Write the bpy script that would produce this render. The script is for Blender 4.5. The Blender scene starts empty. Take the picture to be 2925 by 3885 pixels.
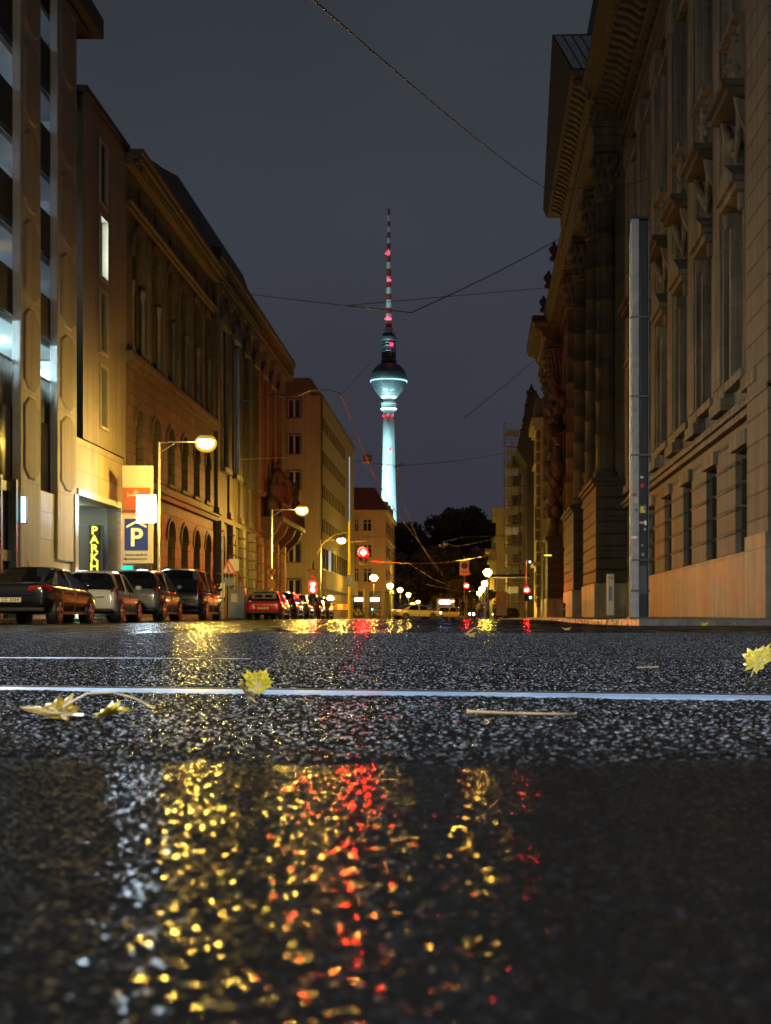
import bpy, bmesh, math, random
import numpy as np
from mathutils import Vector, Matrix
random.seed(7)
R = math.radians
C = bpy.context.scene.collection
F, HC = 5600.0, 0.08            # focal length in photo pixels, camera height (m)
def P(px, py, Y):               # photo pixel + depth -> world point
    return ((px-1820)*Y/F, Y, HC+(2350-py)*Y/F)

# ---------------------------------------------------------------- materials
M = {}
def mat(name, col, rough=.6, metal=0., noise=None, amt=.25, bump=0., bscale=None, spec=.5, emis=None, estr=0., brick=None, coat=0., streak=0.):
    m = bpy.data.materials.new(name); m.use_nodes = True
    nt = m.node_tree; N = nt.nodes; L = nt.links
    b = N['Principled BSDF']
    b.inputs['Base Color'].default_value = (*col, 1)
    b.inputs['Roughness'].default_value = rough
    b.inputs['Metallic'].default_value = metal
    b.inputs['Specular IOR Level'].default_value = spec
    if coat: b.inputs['Coat Weight'].default_value = coat; b.inputs['Coat Roughness'].default_value = .04
    if emis:
        b.inputs['Emission Color'].default_value = (*emis, 1); b.inputs['Emission Strength'].default_value = estr
    tc = N.new('ShaderNodeTexCoord')
    colsock = None
    if noise:
        n = N.new('ShaderNodeTexNoise'); n.inputs['Scale'].default_value = noise; n.inputs['Detail'].default_value = 6
        n.inputs['Roughness'].default_value = .65
        L.new(tc.outputs['Object'], n.inputs['Vector'])
        r = N.new('ShaderNodeMapRange'); r.inputs[1].default_value = .3; r.inputs[2].default_value = .7
        r.inputs[3].default_value = 1-amt; r.inputs[4].default_value = 1+amt*.6
        L.new(n.outputs['Fac'], r.inputs[0])
        mx = N.new('ShaderNodeVectorMath'); mx.operation = 'SCALE'; mx.inputs[0].default_value = col
        L.new(r.outputs[0], mx.inputs['Scale']); colsock = mx.outputs[0]
        if streak:   # rain streaks: stretched noise
            mp = N.new('ShaderNodeMapping'); mp.inputs['Scale'].default_value = (3, 3, .15)
            L.new(tc.outputs['Object'], mp.inputs['Vector'])
            n2 = N.new('ShaderNodeTexNoise'); n2.inputs['Scale'].default_value = 1.; n2.inputs['Detail'].default_value = 5
            L.new(mp.outputs[0], n2.inputs['Vector'])
            r2 = N.new('ShaderNodeMapRange'); r2.inputs[1].default_value = .35; r2.inputs[2].default_value = .65
            r2.inputs[3].default_value = 1-streak; r2.inputs[4].default_value = 1
            L.new(n2.outputs['Fac'], r2.inputs[0])
            m2 = N.new('ShaderNodeVectorMath'); m2.operation = 'SCALE'
            L.new(colsock, m2.inputs[0]); L.new(r2.outputs[0], m2.inputs['Scale']); colsock = m2.outputs[0]
        rr = N.new('ShaderNodeMapRange'); rr.inputs[1].default_value = .3; rr.inputs[2].default_value = .7
        rr.inputs[3].default_value = max(.02, rough-.12); rr.inputs[4].default_value = min(1, rough+.1)
        L.new(n.outputs['Fac'], rr.inputs[0]); L.new(rr.outputs[0], b.inputs['Roughness'])
    hs = None
    if brick:   # (width, height, mortar, depth): block joints on every upright face
        w_, h_, mo, dp = brick
        sx = N.new('ShaderNodeSeparateXYZ'); L.new(tc.outputs['Object'], sx.inputs[0])
        ad = N.new('ShaderNodeMath'); L.new(sx.outputs[0], ad.inputs[0]); L.new(sx.outputs[1], ad.inputs[1])
        cb = N.new('ShaderNodeCombineXYZ'); L.new(ad.outputs[0], cb.inputs[0]); L.new(sx.outputs[2], cb.inputs[1])
        bt = N.new('ShaderNodeTexBrick'); bt.inputs['Scale'].default_value = 1
        bt.inputs['Brick Width'].default_value = w_; bt.inputs['Row Height'].default_value = h_
        bt.inputs['Mortar Size'].default_value = mo; bt.inputs['Mortar Smooth'].default_value = .3
        bt.inputs['Color1'].default_value = (1,1,1,1); bt.inputs['Color2'].default_value = (.78,.78,.78,1); bt.inputs['Mortar'].default_value = (.45,.45,.45,1)
        L.new(cb.outputs[0], bt.inputs['Vector'])
        m3 = N.new('ShaderNodeVectorMath'); m3.operation = 'MULTIPLY'
        if colsock: L.new(colsock, m3.inputs[0])
        else: m3.inputs[0].default_value = col
        L.new(bt.outputs['Color'], m3.inputs[1]); colsock = m3.outputs[0]
        inv = N.new('ShaderNodeMath'); inv.operation = 'SUBTRACT'; inv.inputs[0].default_value = 1; L.new(bt.outputs['Fac'], inv.inputs[1])
        bp = N.new('ShaderNodeBump'); bp.inputs['Strength'].default_value = 1; bp.inputs['Distance'].default_value = dp
        L.new(inv.outputs[0], bp.inputs['Height']); hs = bp.outputs[0]
    if colsock: L.new(colsock, b.inputs['Base Color'])
    if bump:
        n3 = N.new('ShaderNodeTexNoise'); n3.inputs['Scale'].default_value = bscale or 20; n3.inputs['Detail'].default_value = 5
        L.new(tc.outputs['Object'], n3.inputs['Vector'])
        b2 = N.new('ShaderNodeBump'); b2.inputs['Strength'].default_value = 1; b2.inputs['Distance'].default_value = bump
        L.new(n3.outputs['Fac'], b2.inputs['Height'])
        if hs: L.new(hs, b2.inputs['Normal'])
        hs = b2.outputs[0]
    if hs: L.new(hs, b.inputs['Normal'])
    M[name] = m; return m
def glow(name, col, s):
    m = bpy.data.materials.new(name); m.use_nodes = True; nt = m.node_tree
    nt.nodes.clear(); e = nt.nodes.new('ShaderNodeEmission'); o = nt.nodes.new('ShaderNodeOutputMaterial')
    e.inputs[0].default_value = (*col, 1); e.inputs[1].default_value = s; nt.links.new(e.outputs[0], o.inputs[0])
    M[name] = m; return m

mat('panel_brown', (.15,.11,.08), .75, noise=1.2, amt=.2, bump=.01, streak=.3)
mat('concrete', (.25,.21,.17), .8, noise=1.2, amt=.2, bump=.01, streak=.25)
mat('concrete_light', (.34,.31,.28), .75, noise=1.5, amt=.18, bump=.005, streak=.25)
mat('clad', (.38,.335,.24), .6, noise=1.5, amt=.15, brick=(1.25,.95,.012,.01), streak=.2)
mat('dark_panel', (.012,.010,.010), .6, noise=3, amt=.4)
mat('soot', (.03,.026,.022), .8, noise=2, amt=.4)
mat('roof_dark', (.02,.018,.018), .7, noise=2, amt=.3)
mat('rust_stone', (.16,.105,.075), .7, noise=1.3, amt=.5, brick=(1.1,.52,.03,.05), bump=.02, streak=.35)
mat('sand_stone', (.15,.115,.08), .75, noise=1.1, amt=.4, bump=.03, bscale=8, streak=.45)
mat('sand_dark', (.10,.08,.06), .75, noise=1.1, amt=.45, bump=.03, bscale=8, streak=.4)
mat('pale_stone', (.29,.265,.225), .75, noise=.7, amt=.45, bump=.014, bscale=12, streak=.6, brick=(1.9,.95,.008,.01))
mat('plinth_stone', (.37,.355,.30), .6, noise=.6, amt=.6, bump=.008, streak=.4, brick=(2.85,1.95,.012,.012))
mat('rust_right', (.25,.225,.185), .75, noise=1.2, amt=.3, brick=(40.,.69,.035,.07), bump=.015, streak=.3)
mat('black_stone', (.055,.045,.034), .7, noise=.8, amt=.55, brick=(1.7,.92,.02,.05), bump=.03, bscale=5, streak=.5)
mat('beige', (.27,.225,.14), .8, noise=.7, amt=.12, bump=.004, streak=.2)
mat('pinkish', (.42,.25,.19), .8, noise=.8, amt=.15, bump=.004, streak=.2)
mat('red_roof', (.20,.035,.02), .7, noise=3, amt=.3, brick=(.3,.35,.02,.03))
mat('yellowish', (.38,.31,.18), .8, noise=.8, amt=.2, bump=.004, streak=.25)
mat('zinc', (.30,.34,.40), .35, .6, noise=4, amt=.15)
mat('glass', (.015,.016,.02), .08, noise=.6, amt=.5, spec=.8)
mat('glass_dim', (.05,.05,.055), .25, noise=.9, amt=.5)
mat('glass_matt', (.010,.010,.012), .8, noise=.9, amt=.5, spec=0.).node_tree.nodes['Principled BSDF'].inputs['IOR'].default_value = 1.02
mat('frame_w', (.38,.33,.27), .5)
mat('frame_d', (.05,.04,.035), .5)
mat('galv', (.33,.34,.34), .4, .7, noise=6, amt=.25)
mat('pole_grey', (.32,.35,.39), .5, .0, noise=5, amt=.3, streak=.4)
mat('pole_black', (.018,.018,.02), .45)
mat('wire', (.012,.012,.013), .6)
mat('copper', (.13,.05,.03), .7)
mat('sign_white', (.42,.39,.35), .45, noise=5, amt=.08)
mat('sign_blue', (.015,.035,.28), .35)
mat('sign_orange', (.34,.08,.03), .5, noise=3, amt=.15)
mat('sign_red', (.55,.03,.02), .4)
mat('sign_yellow', (.7,.5,.05), .4)
mat('ink', (.015,.015,.015), .5)
mat('white_paint', (.75,.75,.72), .4)
mat('interior', (.65,.66,.62), .7, noise=1, amt=.1)
mat('grey_metal', (.12,.12,.125), .35, .6)
mat('rubber', (.02,.02,.02), .6)
mat('rim', (.35,.35,.36), .25, .9)
mat('car_glass', (.008,.009,.01), .03, spec=.9)
mat('trim', (.02,.02,.02), .4)
mat('plate', (.75,.7,.5), .4)
mat('tail_red', (.35,.01,.01), .12, coat=1)
mat('chrome', (.6,.6,.6), .1, 1.)
mat('skin', (.45,.28,.2), .6)
mat('cloth_dark', (.03,.03,.035), .85)
mat('cloth_brown', (.12,.07,.04), .85)
mat('cloth_light', (.4,.37,.32), .85)
mat('hair', (.03,.02,.015), .7)
mat('bark', (.05,.035,.025), .9, noise=5, amt=.4, bump=.03)
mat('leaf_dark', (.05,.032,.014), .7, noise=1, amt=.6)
mat('leaf_lit', (.11,.065,.025), .7, noise=1, amt=.6)  # paler copy of the dark leaf, lamplight put into the colour
mat('kerb', (.17,.16,.14), .3, noise=3, amt=.3, bump=.006)
mat('pavement', (.07,.06,.05), .28, noise=2, amt=.4, bump=.006, bscale=14, brick=(.5,.5,.01,.006))
mat('scaffold', (.16,.14,.11), .4, .5)
mat('plank', (.12,.09,.06), .8, noise=5, amt=.3)
mat('net', (.22,.21,.19), .7, noise=4, amt=.2)
for nm, c in (('paint_black', (.008,.008,.009)), ('paint_cream', (.8,.78,.68)), ('paint_silver', (.25,.26,.26)), ('paint_dark', (.02,.02,.024)),
              ('paint_red', (.5,.012,.014)), ('paint_wine', (.12,.01,.015)), ('paint_white', (.5,.5,.5)), ('paint_taxi', (.55,.47,.26)), ('paint_yellow', (.6,.4,.02)),
              ('paint_blue', (.02,.04,.12))):
    mat(nm, c, .25, .25 if nm in ('paint_silver',) else 0., coat=1)
mat('tower_conc', (.55,.58,.58), .8, noise=.03, amt=.3, streak=.0)
mat('tower_dark', (.10,.105,.11), .5, .3, noise=.2, amt=.2)
mat('tower_steel', (.20,.22,.23), .45, .4, noise=.3, amt=.3, brick=(3.,2.2,.25,.3)); mat('tower_red', (.42,.045,.02), .6); mat('tower_white', (.70,.70,.70), .6)
mat('leafy', (.85,.66,.02), .4, noise=60, amt=.45, bump=.0006, bscale=150, coat=.5)
mat('leafy_brown', (.6,.38,.04), .4, noise=60, amt=.5, bump=.0006, bscale=150, coat=.5)
mat('stem', (.65,.5,.25), .4, coat=.4)
mat('twig', (.5,.34,.16), .5, noise=80, amt=.4, bump=.0005, bscale=200)
SOD = (1., .63, .10)
glow('lamp_sodium', SOD, 2300.)
glow('lamp_led', (.85, .93, 1.), 4200.)
glow('lamp_globe', (1., .60, .08), 650.)
glow('sig_red', (1., .00005, .00002), 4800.)
glow('sig_red_dim', (1., .0004, .0002), 550.)
glow('sig_core', (1., .25, .2), 300.)
glow('sig_green', (.05, 1., .55), 25.)
glow('lit_white', (.60, .80, 1.), 60.)
glow('lit_cyan', (.45, .85, 1.), 7.)
glow('lit_room', (.5, .82, 1.), 420.)
glow('lit_hall', (.85, 1., .9), 600.)
glow('lit_room_dim', (.45, .6, .9), 12.)
glow('lit_green_white', (.8, 1., .85), 10.)
glow('lit_yellow', (1., .95, .1), 1.6)
glow('lit_warm', (1., .72, .3), 6.)
glow('lit_pale', (.6, .78, .9), .7)
glow('lit_greenish', (.02, .6, .45), 1.6)
glow('headlight', (.9, .97, 1.), 60.)
glow('tail_lit', (1., .05, .03), 30.)
glow('tail_orange', (1., .2, .04), 5.)
glow('bus_display', (.35, .55, 1.), 25.)
glow('taxi_lit', (1., .95, .25), 4.)
glow('tower_lit', (.45, .9, 1.), 1.5)
glow('tower_bright', (.75, 1., 1.), 6.)
glow('beacon', (1., .015, .05), 8.)

# ---------------------------------------------------------------- mesh helpers
class MB:
    def __init__(s, f=None): s.v = []; s.f = []; s.m = f or (lambda a, b, c: (a, b, c))
    def V(s, *p): s.v.append(s.m(*p)); return len(s.v)-1
    def quad(s, a, b, c, d): s.f.append([s.V(*a), s.V(*b), s.V(*c), s.V(*d)])
    def poly(s, pts): s.f.append([s.V(*p) for p in pts])
    def box(s, x0, x1, y0, y1, z0, z1):
        i = [s.V(x, y, z) for z in (z0, z1) for x, y in ((x0, y0), (x1, y0), (x1, y1), (x0, y1))]
        for q in ((0,3,2,1), (4,5,6,7), (0,1,5,4), (1,2,6,5), (2,3,7,6), (3,0,4,7)): s.f.append([i[k] for k in q])
    def prism(s, pa, pb):      # two matching closed outlines
        n = len(pa); a = [s.V(*p) for p in pa]; b = [s.V(*p) for p in pb]
        s.f.append(a[::-1]); s.f.append(b)
        for k in range(n): s.f.append([a[k], a[(k+1)%n], b[(k+1)%n], b[k]])
    def ext_y(s, prof, y0, y1):  # profile of (u,z)
        s.prism([(u, y0, z) for u, z in prof], [(u, y1, z) for u, z in prof])
    def ext_x(s, prof, x0, x1):  # profile of (y,z)
        s.prism([(x0, y, z) for y, z in prof], [(x1, y, z) for y, z in prof])
    def rings(s, rs, cap=True, closed=False):
        idx = [[s.V(*p) for p in r] for r in rs]; n = len(rs[0])
        for a, b in zip(idx, idx[1:]+([idx[0]] if closed else [])):
            for k in range(n): s.f.append([a[k], a[(k+1)%n], b[(k+1)%n], b[k]])
        if cap and not closed: s.f.append(idx[0][::-1]); s.f.append(idx[-1])
    def tube(s, pts, r, n=8, cap=True):
        pts = [Vector(p) for p in pts]; rs = []
        rad = [float(np.interp(i/(len(pts)-1)*(len(r)-1), range(len(r)), r)) for i in range(len(pts))] if isinstance(r, (list, tuple)) else [r]*len(pts)
        for i, p in enumerate(pts):
            t = (pts[min(i+1, len(pts)-1)]-pts[max(i-1, 0)]).normalized()
            up = Vector((0,0,1)) if abs(t.z) < .9 else Vector((1,0,0))
            a = t.cross(up).normalized(); b = t.cross(a)
            rs.append([tuple(p+(a*math.cos(2*math.pi*k/n)+b*math.sin(2*math.pi*k/n))*rad[i]) for k in range(n)])
        s.rings(rs, cap)
    def lathe(s, cx, cy, prof, n=16, cap=True):  # prof (r,z)
        s.rings([[(cx+r*math.cos(2*math.pi*k/n), cy+r*math.sin(2*math.pi*k/n), z) for k in range(n)] for r, z in prof], cap)
    def ball(s, c, r, n=10, sq=(1,1,1), jit=0.):
        rs = []
        for i in range(1, n):
            th = math.pi*i/n
            rs.append([(c[0]+r*sq[0]*math.sin(th)*math.cos(2*math.pi*k/(n+4))*(1+random.uniform(-jit, jit)), c[1]+r*sq[1]*math.sin(th)*math.sin(2*math.pi*k/(n+4))*(1+random.uniform(-jit, jit)), c[2]-r*sq[2]*math.cos(th)) for k in range(n+4)])
        s.rings(rs)
    def disc(s, c, r, axis, t, n=20):  # cylinder along axis
        ax = Vector(axis).normalized(); up = Vector((0,0,1)) if abs(ax.z) < .9 else Vector((1,0,0))
        a = ax.cross(up).normalized(); b = ax.cross(a); c = Vector(c)
        s.rings([[tuple(c+ax*o+(a*math.cos(2*math.pi*k/n)+b*math.sin(2*math.pi*k/n))*r) for k in range(n)] for o in (-t/2, t/2)])
    def build(s, name, m, parent=None, smooth=False, bevel=0., sub=0, loc=None):
        me = bpy.data.meshes.new(name); me.from_pydata(s.v, [], s.f); me.update()
        bm = bmesh.new(); bm.from_mesh(me); bmesh.ops.recalc_face_normals(bm, faces=bm.faces[:]); bm.to_mesh(me); bm.free()
        o = bpy.data.objects.new(name, me); C.objects.link(o)
        if m: me.materials.append(M[m] if isinstance(m, str) else m)
        if smooth:
            me.polygons.foreach_set('use_smooth', [True]*len(me.polygons)); me.update()
        if bevel:
            b = o.modifiers.new('b', 'BEVEL'); b.width = bevel; b.segments = 2; b.limit_method = 'ANGLE'
        if sub:
            b = o.modifiers.new('s', 'SUBSURF'); b.levels = sub; b.render_levels = sub
        if parent: o.parent = parent
        if loc: o.location = loc
        return o
def tag(o, label=None, cat=None, group=None, kind=None):
    if label: o['label'] = label
    if cat: o['category'] = cat
    if group: o['group'] = group
    if kind: o['kind'] = kind
    return o
def thing(name, label, cat, loc=(0,0,0), rz=0., group=None):
    o = bpy.data.objects.new(name, None); C.objects.link(o); o.location = loc; o.rotation_euler = (0,0,rz)
    o.empty_display_size = .3
    return tag(o, label, cat, group)
def box(name, m, parent, x0, x1, y0, y1, z0, z1, f=None, bevel=0.):
    b = MB(f); b.box(x0, x1, y0, y1, z0, z1); return b.build(name, m, parent, bevel=bevel)
TEXTS = []
def text(name, body, size, m, parent, loc, rot, ext=.004, align='CENTER', sp=1., bold=0., stretch=None, font=None):
    c = bpy.data.curves.new(name, 'FONT'); c.body = body; c.size = size; c.extrude = ext; c.align_x = align; c.align_y = 'CENTER'
    c.space_line = sp; c.offset = bold
    o = bpy.data.objects.new(name, c); C.objects.link(o); TEXTS.append(o)
    c.materials.append(M[m]); o.location = loc; o.rotation_euler = rot; o.parent = parent
    if stretch: o.scale = stretch
    return o
LA = math.atan(.0125)
def lx(Y): return -14.3-.0125*Y
def LF(Y0): return lambda u, y, z: (u, y-Y0, z)
def RF(Y0): return lambda u, y, z: (-u, y-Y0, z)

def wall(mb, u, y0, y1, z0, z1, holes, depth=.35):
    """a wall sheet in the (y,z) plane at u with real openings and reveals; hole = (ya,yb,za,zb,arched)"""
    ys = sorted({y0, y1, *[h[0] for h in holes], *[h[1] for h in holes]}); zs = sorted({z0, z1, *[h[2] for h in holes], *[h[3] for h in holes]})
    for a, b in zip(ys, ys[1:]):
        for c, d in zip(zs, zs[1:]):
            my, mz = (a+b)/2, (c+d)/2
            if any(h[0] < my < h[1] and h[2] < mz < h[3] for h in holes): continue
            mb.quad((u,a,c), (u,b,c), (u,b,d), (u,a,d))
    for h in holes:
        ya, yb, za, zb = h[:4]; i = u-depth
        arch = len(h) > 4 and h[4]
        if arch:
            r = (yb-ya)/2; sp = zb-r; cy = (ya+yb)/2; n = 12
            pts = [(cy-r*math.cos(math.pi*k/n), sp+r*math.sin(math.pi*k/n)) for k in range(n+1)]
            for p, q in zip(pts, pts[1:]):
                mb.quad((u,p[0],p[1]), (u,q[0],q[1]), (u,q[0],zb), (u,p[0],zb))
                mb.quad((u,p[0],p[1]), (u,q[0],q[1]), (i,q[0],q[1]), (i,p[0],p[1]))
        else:
            sp = zb; mb.quad((u,ya,zb), (u,yb,zb), (i,yb,zb), (i,ya,zb))
        mb.quad((u,ya,za), (u,yb,za), (i,yb,za), (i,ya,za))
        mb.quad((u,ya,za), (u,ya,sp), (i,ya,sp), (i,ya,za)); mb.quad((u,yb,za), (u,yb,sp), (i,yb,sp), (i,yb,za))
def window(par, f, ya, yb, za, zb, u, arch=False, glass='glass', fr='frame_w', nv=1, nh=1, t=.06, label=None, d=.05):
    fb = MB(f)
    top = zb-(yb-ya)/2 if arch else zb
    fb.box(u-d, u+d, ya+.003, ya+t, za+.003, top); fb.box(u-d, u+d, yb-t, yb-.003, za+.003, top)
    fb.box(u-d*.94, u+d*.94, ya+t, yb-t, za+.003, za+t+.02)
    if not arch: fb.box(u-d*.94, u+d*.94, ya+t, yb-t, zb-t, zb-.003)
    else:
        r = (yb-ya)/2; cy = (ya+yb)/2; n = 12
        for k in range(n):
            a0, a1 = math.pi*k/n, math.pi*(k+1)/n
            q = [(cy-rr*math.cos(a), top+rr*math.sin(a)) for a, rr in ((a0, r-.003), (a1, r-.003), (a1, r-t), (a0, r-t))]
            fb.prism([(u-d, *p) for p in q], [(u+d, *p) for p in q])
    for k in range(1, nv+1):
        y = ya+(yb-ya)*k/(nv+1); fb.box(u-d*.88, u+d*.88, y-t*.45, y+t*.45, za+t+.02, zb-t)
    for k in range(1, nh+1):
        z = za+(top-za)*k/(nh+.6); fb.box(u-d*.8, u+d*.8, ya+t, yb-t, z-t*.4, z+t*.4)
    w = fb.build('window', fr, par)
    if label: w['label'] = label
    pb = MB(f)
    if arch:
        pb.prism([(u-.012, ya, za), (u-.012, yb, za)]+[(u-.012, cy+r*math.cos(math.pi*k/n), top+r*math.sin(math.pi*k/n)) for k in range(n+1)],
                 [(u+.012, ya, za), (u+.012, yb, za)]+[(u+.012, cy+r*math.cos(math.pi*k/n), top+r*math.sin(math.pi*k/n)) for k in range(n+1)])
    else: pb.box(u-min(.012, d*.5), u+min(.012, d*.5), ya+.01, yb-.01, za+.01, zb-.01)
    pb.build('pane', glass, w)
    return w

# ---------------------------------------------------------------- camera, world
cam = bpy.data.cameras.new('camera'); co = bpy.data.objects.new('camera', cam); C.objects.link(co)
co.location = (0, 0, HC); co.rotation_euler = (R(90), 0, 0)
cam.sensor_fit = 'HORIZONTAL'; cam.sensor_width = 36; cam.lens = F/2925*36
cam.shift_x = -357.5/2925; cam.shift_y = 407.5/2925
cam.clip_start = .02; cam.clip_end = 6000
cam.dof.use_dof = True; cam.dof.focus_distance = 3.2; cam.dof.aperture_fstop = 30
sc = bpy.context.scene; sc.camera = co
w = bpy.data.worlds.new('World'); sc.world = w; w.use_nodes = True
nt = w.node_tree; N = nt.nodes; L = nt.links
bg = N['Background']
sky = N.new('ShaderNodeTexSky'); sky.sky_type = 'NISHITA'; sky.sun_disc = False; sky.sun_elevation = R(-4); sky.sun_rotation = R(200)
sky.dust_density = 3
tc = N.new('ShaderNodeTexCoord'); sx = N.new('ShaderNodeSeparateXYZ'); L.new(tc.outputs['Generated'], sx.inputs[0])
ramp = N.new('ShaderNodeValToRGB'); e = ramp.color_ramp.elements
e[0].position = 0.; e[0].color = (.050,.043,.062,1); e[1].position = .45; e[1].color = (.036,.042,.051,1)
a = e.new(.12); a.color = (.050,.051,.070,1); a = e.new(.27); a.color = (.052,.060,.076,1)
L.new(sx.outputs[2], ramp.inputs[0])
nz = N.new('ShaderNodeTexNoise'); nz.inputs['Scale'].default_value = 3.5; nz.inputs['Detail'].default_value = 6
mr = N.new('ShaderNodeMapRange'); mr.inputs[3].default_value = .78; mr.inputs[4].default_value = 1.2; L.new(nz.outputs['Fac'], mr.inputs[0])
L.new(tc.outputs['Generated'], nz.inputs['Vector'])
sm = N.new('ShaderNodeVectorMath'); sm.operation = 'SCALE'; L.new(ramp.outputs[0], sm.inputs[0]); L.new(mr.outputs[0], sm.inputs['Scale'])
s2 = N.new('ShaderNodeVectorMath'); s2.operation = 'SCALE'; L.new(sky.outputs[0], s2.inputs[0]); s2.inputs['Scale'].default_value = .05
ad = N.new('ShaderNodeVectorMath'); ad.operation = 'ADD'; L.new(sm.outputs[0], ad.inputs[0]); L.new(s2.outputs[0], ad.inputs[1])
L.new(ad.outputs[0], bg.inputs[0]); bg.inputs[1].default_value = .8
sc.view_settings.view_transform = 'Standard'; sc.view_settings.look = 'None'; sc.view_settings.exposure = 0; sc.view_settings.gamma = 1
sc.render.engine = 'CYCLES'
cy = sc.cycles; cy.use_denoising = True; cy.max_bounces = 6; cy.diffuse_bounces = 2; cy.glossy_bounces = 3; cy.transmission_bounces = 3
cy.volume_bounces = 0; cy.sample_clamp_indirect = 6; cy.sample_clamp_direct = 0; cy.caustics_reflective = False; cy.caustics_refractive = False
cy.use_light_tree = True; cy.use_adaptive_sampling = False

for nm in ('leafy', 'leafy_brown'):       # thin leaves let light through
    m = M[nm]; N = m.node_tree.nodes; L = m.node_tree.links; b = N['Principled BSDF']; out = [n for n in N if n.type == 'OUTPUT_MATERIAL'][0]
    tl = N.new('ShaderNodeBsdfTranslucent'); mx = N.new('ShaderNodeMixShader'); mx.inputs[0].default_value = .25
    L.new(b.inputs['Base Color'].links[0].from_socket, tl.inputs[0]); L.new(b.outputs[0], mx.inputs[1]); L.new(tl.outputs[0], mx.inputs[2]); L.new(mx.outputs[0], out.inputs[0])

m = bpy.data.materials.new('halo_glow'); m.use_nodes = True; nt_ = m.node_tree; nt_.nodes.clear()      # see-through yellow shell added round the lamps to paint their halo
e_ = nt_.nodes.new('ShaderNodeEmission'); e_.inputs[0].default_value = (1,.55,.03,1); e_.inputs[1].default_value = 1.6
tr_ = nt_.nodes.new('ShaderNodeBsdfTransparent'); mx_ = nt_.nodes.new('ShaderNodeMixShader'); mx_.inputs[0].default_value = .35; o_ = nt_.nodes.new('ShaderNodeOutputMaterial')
nt_.links.new(tr_.outputs[0], mx_.inputs[1]); nt_.links.new(e_.outputs[0], mx_.inputs[2]); nt_.links.new(mx_.outputs[0], o_.inputs[0]); m.cycles.emission_sampling = 'NONE'; M['halo_glow'] = m
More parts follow.
